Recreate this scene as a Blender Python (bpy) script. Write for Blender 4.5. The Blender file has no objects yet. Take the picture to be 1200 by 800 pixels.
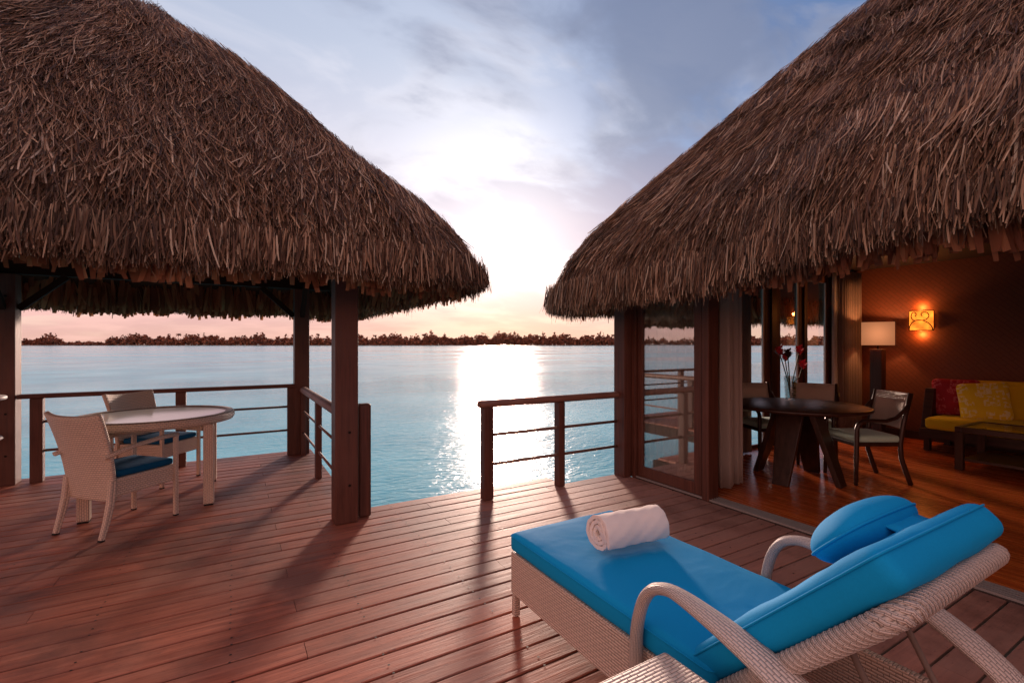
import bpy, math, random
import numpy as np
from mathutils import Vector, Matrix, Euler
R = math.radians
random.seed(7)
rng = np.random.default_rng(7)
S = bpy.context.scene
COL = S.collection

# ------------------------------------------------------------------ camera, sky, sun, exposure
cam_d = bpy.data.cameras.new('camera'); cam = bpy.data.objects.new('camera', cam_d); COL.objects.link(cam)
cam.location = (0, 0, 1.42); cam.rotation_euler = (R(90), 0, R(-30.5))
cam_d.sensor_width = 36; cam_d.lens = 559 / 1200 * 36; cam_d.shift_y = 3 / 1200
cam_d.clip_start = 0.05; cam_d.clip_end = 9000
S.camera = cam
S.view_settings.view_transform = 'Standard'; S.view_settings.look = 'None'
S.view_settings.gamma = 1; S.view_settings.use_curve_mapping = False
S.view_settings.exposure = 0.44
S.render.engine = 'CYCLES'
S.cycles.use_denoising = True
S.cycles.max_bounces = 7; S.cycles.transparent_max_bounces = 12
S.cycles.sample_clamp_indirect = 6

SUN_AZ = 30.5 - 1.4      # degrees clockwise from +Y
SUN_EL = 9.0
def dirv(az, el):
    return Vector((math.sin(R(az)) * math.cos(R(el)), math.cos(R(az)) * math.cos(R(el)), math.sin(R(el))))
sd = bpy.data.lights.new('sun', 'SUN'); sun = bpy.data.objects.new('sun', sd); COL.objects.link(sun)
sd.energy = 3.0; sd.angle = R(6.0); sd.color = (1.0, 0.70, 0.56)
sun.rotation_euler = dirv(SUN_AZ, SUN_EL).to_track_quat('Z', 'Y').to_euler()

class NT:
    """small helper for node trees"""
    def __init__(s, tree): s.t = tree; s.n = tree.nodes; s.l = tree.links
    def new(s, typ, **kw):
        n = s.n.new(typ)
        for k, v in kw.items():
            if k == 'inp':
                for kk, vv in v.items():
                    s.put(n, kk, vv)
            else: setattr(n, k, v)
        return n
    def put(s, n, key, v):
        sock = n.inputs[key]
        if isinstance(v, bpy.types.NodeSocket): s.l.new(v, sock)
        elif isinstance(v, bpy.types.Node): s.l.new(v.outputs[0], sock)
        else: sock.default_value = v
    def math(s, op, a, b=None, c=None, clamp=False):
        n = s.n.new('ShaderNodeMath'); n.operation = op; n.use_clamp = clamp
        s.put(n, 0, a)
        if b is not None: s.put(n, 1, b)
        if c is not None: s.put(n, 2, c)
        return n.outputs[0]
    def vmath(s, op, a, b=None):
        n = s.n.new('ShaderNodeVectorMath'); n.operation = op
        s.put(n, 0, a)
        if b is not None: s.put(n, 1, b)
        return n.outputs['Value'] if op in ('DOT_PRODUCT', 'LENGTH', 'DISTANCE') else n.outputs[0]
    def mix(s, f, a, b, blend='MIX'):
        n = s.n.new('ShaderNodeMix'); n.data_type = 'RGBA'; n.blend_type = blend
        s.put(n, 0, f); s.put(n, 6, a); s.put(n, 7, b)
        return n.outputs[2]
    def ramp(s, f, stops, interp='LINEAR'):
        n = s.n.new('ShaderNodeValToRGB'); n.color_ramp.interpolation = interp
        cr = n.color_ramp
        while len(cr.elements) < len(stops): cr.elements.new(0.5)
        for e, (p, c) in zip(cr.elements, stops):
            e.position = p; e.color = (*c, 1) if len(c) == 3 else c
        s.put(n, 0, f)
        return n.outputs[0]
    def smooth(s, x, lo, hi):
        n = s.n.new('ShaderNodeMapRange'); n.interpolation_type = 'SMOOTHSTEP'
        s.put(n, 0, x); s.put(n, 1, lo); s.put(n, 2, hi); s.put(n, 3, 0.0); s.put(n, 4, 1.0)
        return n.outputs[0]
def srgb(r, g, b):
    f = lambda c: (c / 255 / 12.92) if c / 255 <= 0.04045 else ((c / 255 + 0.055) / 1.055) ** 2.4
    return (f(r), f(g), f(b), 1)

W = bpy.data.worlds.new('World'); S.world = W; W.use_nodes = True
w = NT(W.node_tree); w.n.clear()
tc = w.new('ShaderNodeTexCoord')
vdir = w.vmath('NORMALIZE', tc.outputs['Generated'])
sep = w.new('ShaderNodeSeparateXYZ'); w.l.new(vdir, sep.inputs[0])
el = sep.outputs[2]
elc = w.math('MAXIMUM', el, 0.0)
# angle from the bright patch of cloud in front of the sun
bright = dirv(SUN_AZ, 12.0)
ca = w.vmath('DOT_PRODUCT', vdir, tuple(bright))
ang = w.math('DEGREES', w.math('ARCCOSINE', w.math('MINIMUM', ca, 0.99999)))
# side coordinate (positive to the right of the sun)
side = w.vmath('DOT_PRODUCT', vdir, tuple(dirv(SUN_AZ + 90, 0)))
fwd = w.vmath('DOT_PRODUCT', vdir, tuple(dirv(SUN_AZ, 0)))
# cloud coordinates flattened towards the horizon
den = w.math('ADD', elc, 0.22)
cx = w.math('DIVIDE', sep.outputs[0], den); cy = w.math('DIVIDE', sep.outputs[1], den)
cc = w.new('ShaderNodeCombineXYZ'); w.l.new(cx, cc.inputs[0]); w.l.new(cy, cc.inputs[1])
mp = w.new('ShaderNodeMapping', inp={'Vector': cc.outputs[0], 'Rotation': (0, 0, R(35)), 'Scale': (0.8, 1.25, 1), 'Location': (3.1, 1.7, 0)})
n1 = w.new('ShaderNodeTexNoise', inp={'Vector': mp.outputs[0], 'Scale': 1.15, 'Detail': 7, 'Roughness': 0.52, 'Distortion': 0.35})
n2 = w.new('ShaderNodeTexNoise', inp={'Vector': mp.outputs[0], 'Scale': 3.6, 'Detail': 6, 'Roughness': 0.55, 'Distortion': 0.5})
cl = w.math('ADD', w.math('MULTIPLY', n1.outputs[0], 0.7), w.math('MULTIPLY', n2.outputs[0], 0.3))
cloud = w.smooth(cl, 0.42, 0.57)
base_left = w.ramp(elc, [(0.0, srgb(255, 204, 190)[:3]), (0.06, srgb(250, 198, 194)[:3]), (0.14, srgb(232, 198, 206)[:3]),
                         (0.30, srgb(206, 202, 220)[:3]), (0.50, srgb(176, 188, 214)[:3]), (0.8, srgb(146, 168, 206)[:3])])
base_right = w.ramp(elc, [(0.0, srgb(246, 206, 180)[:3]), (0.06, srgb(238, 196, 190)[:3]), (0.14, srgb(205, 182, 200)[:3]),
                          (0.28, srgb(118, 152, 200)[:3]), (0.45, srgb(64, 112, 174)[:3]), (0.8, srgb(80, 120, 180)[:3])])
base = w.mix(w.smooth(side, -0.15, 0.45), base_left, base_right)
ccol = w.ramp(elc, [(0.0, srgb(240, 190, 175)[:3]), (0.08, srgb(222, 176, 186)[:3]), (0.2, srgb(182, 165, 190)[:3]),
                    (0.4, srgb(104, 122, 160)[:3]), (0.8, srgb(92, 110, 150)[:3])])
ccol2 = w.ramp(elc, [(0.0, srgb(255, 215, 190)[:3]), (0.1, srgb(250, 222, 218)[:3]), (0.4, srgb(215, 216, 232)[:3]), (0.8, srgb(190, 200, 225)[:3])])
# light veils then grey undersides
veil = w.smooth(n2.outputs[0], 0.44, 0.66)
skyc = w.mix(w.math('MULTIPLY', veil, 0.65), base, ccol2)
skyc = w.mix(w.math('MULTIPLY', cloud, 0.92), skyc, ccol)
# glow of the sun behind the cloud (lights the cloud from behind)
g1 = w.math('EXPONENT', w.math('MULTIPLY', w.math('POWER', w.math('DIVIDE', ang, 11.0), 2.0), -1.0))
g2 = w.math('EXPONENT', w.math('MULTIPLY', w.math('DIVIDE', ang, 21.0), -1.0))
thin = w.math('SUBTRACT', 1.15, w.math('MULTIPLY', cloud, 0.42))
glow1 = w.math('MULTIPLY', g1, w.math('MULTIPLY', thin, 0.62))
glow2 = w.math('MULTIPLY', g2, w.math('MULTIPLY', thin, 0.42))
low = w.smooth(elc, 0.0, 0.16)
gcol = w.mix(low, (1.0, 0.72, 0.50, 1), (1.0, 0.95, 0.90, 1))
def scale(colr, f):
    n = w.new('ShaderNodeVectorMath', operation='SCALE'); w.l.new(colr, n.inputs[0]); w.put(n, 'Scale', f); return n.outputs[0]
lowdim = w.math('ADD', 0.36, w.math('MULTIPLY', low, 0.64))
tot = w.vmath('ADD', skyc, scale(gcol, w.math('MULTIPLY', w.math('ADD', glow1, glow2), lowdim)))
# unseen sky behind and overhead brightened as added fill; dull colour below the horizon
back_fill = w.mix(w.smooth(fwd, 0.25, -0.35), (1, 1, 1, 1), (2.5, 1.56, 1.08, 1))
top_fill = w.mix(w.smooth(elc, 0.66, 0.95), (1, 1, 1, 1), (2.3, 1.48, 1.10, 1))
tot = w.vmath('MULTIPLY', w.vmath('MULTIPLY', tot, back_fill), top_fill)
tot = w.mix(w.smooth(el, -0.02, 0.0), (0.10, 0.16, 0.18, 1), tot)
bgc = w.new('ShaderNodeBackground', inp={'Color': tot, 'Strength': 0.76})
sky = w.new('ShaderNodeTexSky'); sky.sky_type = 'NISHITA'; sky.sun_disc = False
sky.sun_elevation = R(SUN_EL); sky.sun_rotation = R(SUN_AZ); sky.air_density = 1.2; sky.dust_density = 2.0
bgs = w.new('ShaderNodeBackground', inp={'Color': sky.outputs[0], 'Strength': 0.05})
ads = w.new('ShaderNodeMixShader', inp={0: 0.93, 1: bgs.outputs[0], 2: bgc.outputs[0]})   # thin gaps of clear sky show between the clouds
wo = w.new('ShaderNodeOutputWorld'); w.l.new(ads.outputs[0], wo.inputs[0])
try:
    W.cycles.sampling_method = 'MANUAL'; W.cycles.sample_map_resolution = 1024
except Exception: pass

# ------------------------------------------------------------------ materials
MATS = {}
def mat(name):
    m = bpy.data.materials.new(name); m.use_nodes = True
    t = NT(m.node_tree); b = t.n['Principled BSDF']
    MATS[name] = m
    return m, t, b
def bump(t, b, h, strength=0.3, dist=0.01):
    n = t.new('ShaderNodeBump', inp={'Height': h, 'Strength': strength, 'Distance': dist})
    t.l.new(n.outputs[0], b.inputs['Normal']); return n
def objco(t): return t.new('ShaderNodeTexCoord').outputs['Object']
def island(t): return t.new('ShaderNodeNewGeometry').outputs['Random Per Island']

def wood(name, c1, c2, axis, rough=0.55, worn=None, spec=0.4, vary=0.25, bstr=0.35):
    m, t, b = mat(name)
    sc = [34, 34, 34]; sc[axis] = 1.6
    mp = t.new('ShaderNodeMapping', inp={'Vector': objco(t), 'Scale': tuple(sc)})
    isl = island(t)
    off = t.vmath('ADD', mp.outputs[0], t.new('ShaderNodeCombineXYZ', inp={0: t.math('MULTIPLY', isl, 37.0), 1: t.math('MULTIPLY', isl, 91.0)}).outputs[0])
    n = t.new('ShaderNodeTexNoise', inp={'Vector': off, 'Scale': 1.0, 'Detail': 6, 'Roughness': 0.62, 'Distortion': 0.6})
    f = t.new('ShaderNodeTexNoise', inp={'Vector': off, 'Scale': 4.5, 'Detail': 3})
    big = t.new('ShaderNodeTexNoise', inp={'Vector': objco(t), 'Scale': 1.9, 'Detail': 4})
    col = t.ramp(n.outputs[0], [(0.28, c1), (0.72, c2)])
    col = t.mix(t.math('MULTIPLY', t.smooth(f.outputs[0], 0.55, 0.75), 0.35), col, (*[x * 0.45 for x in c1], 1))
    col = t.mix(vary, col, t.ramp(isl, [(0, (0.35, 0.33, 0.32)), (0.5, (0.5, 0.5, 0.5)), (1, (0.72, 0.69, 0.68))]), 'OVERLAY')
    if worn:
        col = t.mix(t.math('MULTIPLY', t.smooth(big.outputs[0], 0.42, 0.68), 0.55), col, (*worn, 1))
    t.put(b, 'Base Color', col)
    t.put(b, 'Roughness', t.math('ADD', rough - 0.1, t.math('MULTIPLY', n.outputs[0], 0.25)))
    b.inputs['Specular IOR Level'].default_value = spec
    bump(t, b, t.math('ADD', n.outputs[0], t.math('MULTIPLY', f.outputs[0], 0.5)), bstr, 0.004)
    return m
for ax, nm in enumerate('xyz'):
    wood('post_wood_' + nm, (0.055, 0.018, 0.011), (0.15, 0.052, 0.032), ax, 0.5, worn=(0.13, 0.056, 0.038), vary=0.2)
    wood('rail_wood_' + nm, (0.13, 0.052, 0.034), (0.28, 0.135, 0.092), ax, 0.5, worn=(0.34, 0.20, 0.15), vary=0.2)
    wood('dark_wood_' + nm, (0.022, 0.010, 0.006), (0.06, 0.026, 0.016), ax, 0.33, vary=0.1, bstr=0.15)
wood('deck_wood', (0.21, 0.052, 0.028), (0.49, 0.155, 0.085), 0, 0.55, worn=(0.42, 0.19, 0.125), spec=0.45, vary=0.62, bstr=0.6)
wood('floor_wood', (0.40, 0.062, 0.012), (0.72, 0.16, 0.03), 1, 0.24, spec=0.6, vary=0.45, bstr=0.08)

def plain(name, c, rough=0.6, spec=0.4, metal=0.0, nscale=0, nstr=0.2, vary=0.0):
    m, t, b = mat(name)
    b.inputs['Roughness'].default_value = rough; b.inputs['Metallic'].default_value = metal
    b.inputs['Specular IOR Level'].default_value = spec
    if nscale:
        n = t.new('ShaderNodeTexNoise', inp={'Vector': objco(t), 'Scale': nscale, 'Detail': 5})
        t.put(b, 'Base Color', t.mix(t.math('MULTIPLY', n.outputs[0], vary), (*c, 1), (*[x * 0.55 for x in c], 1)))
        bump(t, b, n.outputs[0], nstr, 0.003)
    else: b.inputs['Base Color'].default_value = (*c, 1)
    return m
plain('screw_metal', (0.03, 0.022, 0.02), 0.5, metal=0.3)
plain('black_rubber', (0.015, 0.014, 0.014), 0.7)
plain('track_metal', (0.45, 0.40, 0.37), 0.4, metal=0.4, nscale=30, nstr=0.1, vary=0.5)
plain('iron', (0.018, 0.012, 0.009), 0.5, metal=0.6)
plain('underdeck', (0.05, 0.03, 0.022), 0.9)
plain('rail_rod_wood', (0.20, 0.11, 0.08), 0.5, nscale=40, vary=0.5)
plain('off_white', (0.74, 0.68, 0.64), 0.45, nscale=20, nstr=0.05, vary=0.1)
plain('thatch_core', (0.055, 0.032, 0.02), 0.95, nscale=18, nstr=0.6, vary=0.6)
plain('sand', (0.42, 0.34, 0.26), 0.9, nscale=0.3, vary=0.4)
plain('beam_wood', (0.030, 0.014, 0.009), 0.85, spec=0.1, nscale=25, vary=0.5)
plain('ceiling_wood', (0.02, 0.008, 0.005), 0.7, nscale=14, vary=0.6)

def fabric(name, c, c2, wscale=900, rough=0.8, wrinkle=0.35, sheen=0.3, wk=3.0):
    m, t, b = mat(name)
    o = objco(t)
    big = t.new('ShaderNodeTexNoise', inp={'Vector': o, 'Scale': wk, 'Detail': 3, 'Roughness': 0.5, 'Distortion': 0.4})
    fine = t.new('ShaderNodeTexNoise', inp={'Vector': o, 'Scale': wscale / 4, 'Detail': 2})
    t.put(b, 'Base Color', t.mix(t.math('MULTIPLY', fine.outputs[0], 0.8), (*c, 1), (*c2, 1)))
    b.inputs['Roughness'].default_value = rough; b.inputs['Specular IOR Level'].default_value = 0.2
    b.inputs['Sheen Weight'].default_value = sheen; b.inputs['Sheen Roughness'].default_value = 0.5
    b.inputs['Sheen Tint'].default_value = (*[min(1, x * 1.6 + .1) for x in c], 1)
    rid = t.new('ShaderNodeTexNoise', noise_type='RIDGED_MULTIFRACTAL', inp={'Vector': t.new('ShaderNodeMapping', inp={'Vector': o, 'Rotation': (0.3, 0.5, 0.7), 'Scale': (1, 2.2, 1)}).outputs[0], 'Scale': wk * 0.9, 'Detail': 2, 'Distortion': 0.6})
    h = t.math('ADD', t.math('ADD', big.outputs[0], t.math('MULTIPLY', rid.outputs[0], 0.38)), t.math('MULTIPLY', fine.outputs[0], 0.03))
    bump(t, b, h, wrinkle, 0.03)
    return m
fabric('blue_fabric', (0.0, 0.32, 0.66), (0.0, 0.26, 0.56), sheen=0.04)
fabric('navy_teal_fabric', (0.0, 0.085, 0.20), (0.0, 0.065, 0.16), sheen=0.05)
fabric('teal_fabric', (0.52, 0.78, 0.64), (0.44, 0.68, 0.56), wk=8)
fabric('mustard_fabric', (0.70, 0.50, 0.015), (0.62, 0.43, 0.012))
fabric('towel_cloth', (0.92, 0.80, 0.70), (0.80, 0.68, 0.58), wscale=1600, wrinkle=0.3, rough=0.95, wk=7)
def pattern_fabric(name, c, c2):
    m = fabric(name, c, c2)
    t = NT(m.node_tree); b = t.n['Principled BSDF']
    vor = t.new('ShaderNodeTexVoronoi', inp={'Vector': objco(t), 'Scale': 11}); vor.distance = 'CHEBYCHEV'
    nz = t.new('ShaderNodeTexNoise', inp={'Vector': objco(t), 'Scale': 26, 'Detail': 3, 'Distortion': 1.0})
    f = t.math('MULTIPLY', t.smooth(vor.outputs[0], 0.16, 0.24), t.smooth(nz.outputs[0], 0.44, 0.50))
    f = t.math('MULTIPLY', t.math('SUBTRACT', 1.0, t.smooth(vor.outputs[0], 0.40, 0.46)), f)
    t.put(b, 'Base Color', t.mix(f, (*c, 1), (*c2, 1)))
pattern_fabric('yellow_print_fabric', (0.85, 0.64, 0.03), (0.92, 0.82, 0.42))
pattern_fabric('red_print_fabric', (0.34, 0.02, 0.035), (0.50, 0.10, 0.12))

def wicker(name, c, rough=0.5, row=0.011, ln=0.034, dark=0.35, bs=0.9):
    m, t, b = mat(name)
    uv = t.new('ShaderNodeTexCoord').outputs['UV']
    wob = t.new('ShaderNodeTexNoise', inp={'Vector': uv, 'Scale': 30, 'Detail': 2})
    uv2 = t.vmath('ADD', uv, t.new('ShaderNodeVectorMath', operation='SCALE', inp={0: wob.outputs['Color'], 'Scale': 0.0035}).outputs[0])
    br = t.new('ShaderNodeTexBrick', inp={'Vector': uv2, 'Scale': 1.0, 'Color1': (1, 1, 1, 1), 'Color2': (0.72, 0.72, 0.72, 1), 'Mortar': (0, 0, 0, 1),
                                          'Mortar Size': row * 0.13, 'Mortar Smooth': 1.0, 'Brick Width': ln, 'Row Height': row})
    br.offset = 0.5
    tint = t.new('ShaderNodeTexNoise', inp={'Vector': uv, 'Scale': 60, 'Detail': 2})
    col = t.mix(t.math('SUBTRACT', 1.0, br.outputs['Fac'], clamp=True), (*[x * dark for x in c], 1), (*c, 1))
    col = t.mix(0.35, col, br.outputs['Color'], 'MULTIPLY')
    col = t.mix(t.math('MULTIPLY', tint.outputs[0], 0.4), col, (*[x * 0.7 for x in c], 1))
    t.put(b, 'Base Color', col); b.inputs['Roughness'].default_value = rough
    # each strand is a rounded bulge
    sp = t.new('ShaderNodeSeparateXYZ'); t.l.new(uv2, sp.inputs[0])
    fr = t.math('SINE', t.math('MULTIPLY', t.math('FRACT', t.math('DIVIDE', sp.outputs[1], row)), math.pi))
    h = t.math('MULTIPLY', t.math('SUBTRACT', 1.0, br.outputs['Fac']), fr)
    bump(t, b, h, bs, 0.004)
    return m
wicker('woven_back', (0.66, 0.52, 0.42), row=0.006, ln=0.012, rough=0.3, dark=0.5, bs=0.4)
wicker('chair_wicker', (0.82, 0.65, 0.51), row=0.016, ln=0.026, dark=0.42)
wicker('lounger_wicker', (0.76, 0.62, 0.51), row=0.012, ln=0.036, dark=0.22)
wicker('arm_wicker', (0.78, 0.66, 0.57), row=0.0065, ln=0.021, dark=0.5)
wicker('twist_wicker', (0.68, 0.57, 0.48), row=0.018, ln=0.05, dark=0.3)
wicker('weave_wall', (0.17, 0.048, 0.017), row=0.05, ln=0.20, rough=0.6, dark=0.86, bs=0.10)

def thatch(name, stops, trans=0.12, dark=0.7):
    m, t, b = mat(name)
    isl = island(t)
    uv = t.new('ShaderNodeTexCoord').outputs['UV']
    mp = t.new('ShaderNodeMapping', inp={'Vector': uv, 'Scale': (7, 0.9, 1)})
    n = t.new('ShaderNodeTexNoise', inp={'Vector': t.vmath('ADD', mp.outputs[0], t.new('ShaderNodeCombineXYZ', inp={0: t.math('MULTIPLY', isl, 200.0)}).outputs[0]), 'Scale': 1.5, 'Detail': 3})
    col = t.ramp(isl, stops)
    col = t.mix(t.math('MULTIPLY', n.outputs[0], dark), col, (0.05, 0.028, 0.018, 1))
    big = t.new('ShaderNodeTexNoise', inp={'Vector': objco(t), 'Scale': 1.1, 'Detail': 5, 'Roughness': 0.6})
    col = t.mix(t.math('MULTIPLY', t.smooth(big.outputs[0], 0.50, 0.72), 0.55), col, (0.05, 0.03, 0.02, 1))
    t.put(b, 'Base Color', col); b.inputs['Roughness'].default_value = 0.62; b.inputs['Specular IOR Level'].default_value = 0.3
    bump(t, b, n.outputs[0], 0.4, 0.004)
    tl = t.new('ShaderNodeBsdfTranslucent', inp={'Color': col})
    mx = t.new('ShaderNodeMixShader', inp={0: trans, 1: b.outputs[0], 2: tl.outputs[0]})
    t.l.new(mx.outputs[0], t.n['Material Output'].inputs[0])
    return m
thatch('thatch_leaf', [(0.0, (0.040, 0.016, 0.007)), (0.40, (0.19, 0.088, 0.046)), (0.72, (0.44, 0.245, 0.135)), (0.9, (0.78, 0.51, 0.32)), (1.0, (0.96, 0.76, 0.54))])
thatch('thatch_inner', [(0.0, (0.20, 0.055, 0.022)), (0.5, (0.40, 0.14, 0.06)), (1.0, (0.60, 0.26, 0.12))], 0.40, 0.5)

# water
dm = NT(MATS['deck_wood'].node_tree); db = dm.n['Principled BSDF']
src = db.inputs['Base Color'].links[0].from_socket
o_ = objco(dm)
stain = dm.new('ShaderNodeTexNoise', inp={'Vector': o_, 'Scale': 0.9, 'Detail': 6, 'Roughness': 0.65})
spots = dm.new('ShaderNodeTexNoise', inp={'Vector': dm.new('ShaderNodeMapping', inp={'Vector': o_, 'Scale': (5, 16, 5)}).outputs[0], 'Scale': 3.0, 'Detail': 5, 'Roughness': 0.7})
sx_ = dm.new('ShaderNodeSeparateXYZ'); dm.l.new(o_, sx_.inputs[0])
grey = dm.math('MULTIPLY', dm.smooth(dm.math('ADD', sx_.outputs[0], dm.math('MULTIPLY', stain.outputs[0], 2.0)), 2.2, 4.2), 0.5)
c_ = dm.mix(grey, src, (0.36, 0.25, 0.21, 1))
c_ = dm.mix(dm.math('MULTIPLY', dm.smooth(stain.outputs[0], 0.46, 0.60), 0.62), c_, (0.12, 0.045, 0.032, 1))
c_ = dm.mix(dm.math('MULTIPLY', dm.smooth(spots.outputs[0], 0.57, 0.70), 0.6), c_, (0.12, 0.05, 0.04, 1))
dm.put(db, 'Base Color', c_)
m, t, b = mat('lagoon_water')
geo = t.new('ShaderNodeNewGeometry').outputs['Position']
n1_ = t.new('ShaderNodeTexNoise', inp={'Vector': t.new('ShaderNodeMapping', inp={'Vector': geo, 'Rotation': (0, 0, R(30)), 'Scale': (0.55, 1.25, 1)}).outputs[0], 'Scale': 1.15, 'Detail': 4, 'Roughness': 0.55, 'Distortion': 0.4})
n2_ = t.new('ShaderNodeTexNoise', inp={'Vector': t.new('ShaderNodeMapping', inp={'Vector': geo, 'Rotation': (0, 0, R(30)), 'Scale': (0.6, 1.4, 1)}).outputs[0], 'Scale': 5.5, 'Detail': 3, 'Roughness': 0.5, 'Distortion': 0.6})
patch = t.new('ShaderNodeTexNoise', inp={'Vector': t.new('ShaderNodeMapping', inp={'Vector': geo, 'Rotation': (0, 0, R(30)), 'Scale': (0.012, 0.045, 1)}).outputs[0], 'Scale': 1.0, 'Detail': 5})
h = t.math('ADD', t.math('MULTIPLY', n1_.outputs[0], 0.044), t.math('MULTIPLY', n2_.outputs[0], 0.034))
bump(t, b, h, 1.0, 1.0)
bed = t.new('ShaderNodeTexNoise', inp={'Vector': geo, 'Scale': 0.16, 'Detail': 4})
t.put(b, 'Base Color', t.ramp(bed.outputs[0], [(0.3, (0.06, 0.50, 0.60)), (0.7, (0.20, 0.80, 0.88))]))
t.put(b, 'Roughness', t.math('ADD', 0.10, t.math('MULTIPLY', t.smooth(patch.outputs[0], 0.35, 0.65), 0.12)))
b.inputs['IOR'].default_value = 1.33; b.inputs['Specular IOR Level'].default_value = 0.4

# glass
def glass(name, refl=0.10, tint=(0.9, 0.93, 0.93)):
    m, t, b = mat(name); t.n.remove(b)
    tr = t.new('ShaderNodeBsdfTransparent', inp={'Color': (*tint, 1)})
    gl = t.new('ShaderNodeBsdfGlossy', inp={'Roughness': 0.005, 'Color': (1, 1, 1, 1)})
    lw = t.new('ShaderNodeLayerWeight', inp={'Blend': 0.5})
    f = t.math('ADD', t.math('MULTIPLY', t.math('POWER', lw.outputs['Facing'], 4.0), 0.6), refl + 0.02, clamp=True)
    mx = t.new('ShaderNodeMixShader', inp={0: f, 1: tr.outputs[0], 2: gl.outputs[0]})
    t.l.new(mx.outputs[0], t.n['Material Output'].inputs[0])
    return m
glass('door_glass', 0.28, (0.9, 0.9, 0.88)); glass('clear_glass', 0.01, (0.99, 0.99, 0.99)); glass('vase_glass', 0.16, (0.86, 0.9, 0.9))
m, t, b = mat('tabletop_glass')
b.inputs['Base Color'].default_value = (0.86, 0.90, 0.84, 1); b.inputs['Roughness'].default_value = 0.10
b.inputs['Specular IOR Level'].default_value = 0.9
# curtains
def curtain_mat(name, c, tr=0.35):
    m, t, b = mat(name)
    nz = t.new('ShaderNodeTexNoise', inp={'Vector': t.new('ShaderNodeMapping', inp={'Vector': objco(t), 'Scale': (60, 60, 6)}).outputs[0], 'Scale': 2, 'Detail': 2})
    t.put(b, 'Base Color', t.mix(nz.outputs[0], (*c, 1), (*[x * 0.75 for x in c], 1)))
    b.inputs['Roughness'].default_value = 0.85
    tl = t.new('ShaderNodeBsdfTranslucent', inp={'Color': (*c, 1)})
    mx = t.new('ShaderNodeMixShader', inp={0: tr, 1: b.outputs[0], 2: tl.outputs[0]})
    t.l.new(mx.outputs[0], t.n['Material Output'].inputs[0])
curtain_mat('drape_brown', (0.30, 0.22, 0.18), 0.3)
curtain_mat('drape_linen', (0.50, 0.40, 0.33), 0.25)
curtain_mat('drape_sheer', (0.80, 0.72, 0.64), 0.40)
def emis(name, c, s, base=(0.8, 0.5, 0.3)):
    m, t, b = mat(name)
    b.inputs['Base Color'].default_value = (*base, 1)
    b.inputs['Emission Color'].default_value = (*c, 1); b.inputs['Emission Strength'].default_value = s
    return m, t, b
m, t, b = emis('lit_lamp_shade', (1.0, 0.36, 0.15), 1.0, (0.40, 0.20, 0.12))
# the linen shade glows brightest round the bulb inside it
dist = t.vmath('LENGTH', objco(t))
t.put(b, 'Emission Strength', t.math('ADD', 0.26, t.math('MULTIPLY', t.math('EXPONENT', t.math('MULTIPLY', t.math('POWER', t.math('MULTIPLY', dist, 6.5), 2.0), -1.0)), 1.5)))
m, t, b = emis('lit_amber_glass', (1.0, 0.22, 0.02), 1.2, (0.5, 0.2, 0.05))
nz = t.new('ShaderNodeTexNoise', inp={'Vector': objco(t), 'Scale': 9, 'Detail': 3})
t.put(b, 'Emission Strength', t.math('MULTIPLY', t.math('POWER', nz.outputs[0], 1.5), 3.6))
emis('bulb', (1.0, 0.72, 0.4), 6.0)
plain('petal_red', (0.62, 0.045, 0.07), 0.5); plain('petal_dark', (0.05, 0.008, 0.012), 0.5); plain('stem_green', (0.03, 0.06, 0.02), 0.6)
m, t, b = mat('distant_foliage')
isl = island(t)
t.put(b, 'Base Color', t.ramp(isl, [(0, (0.10, 0.034, 0.018)), (0.6, (0.24, 0.078, 0.036)), (1, (0.36, 0.13, 0.06))]))
b.inputs['Roughness'].default_value = 0.8
plain('trunk_bark', (0.16, 0.08, 0.05), 0.9)

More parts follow.
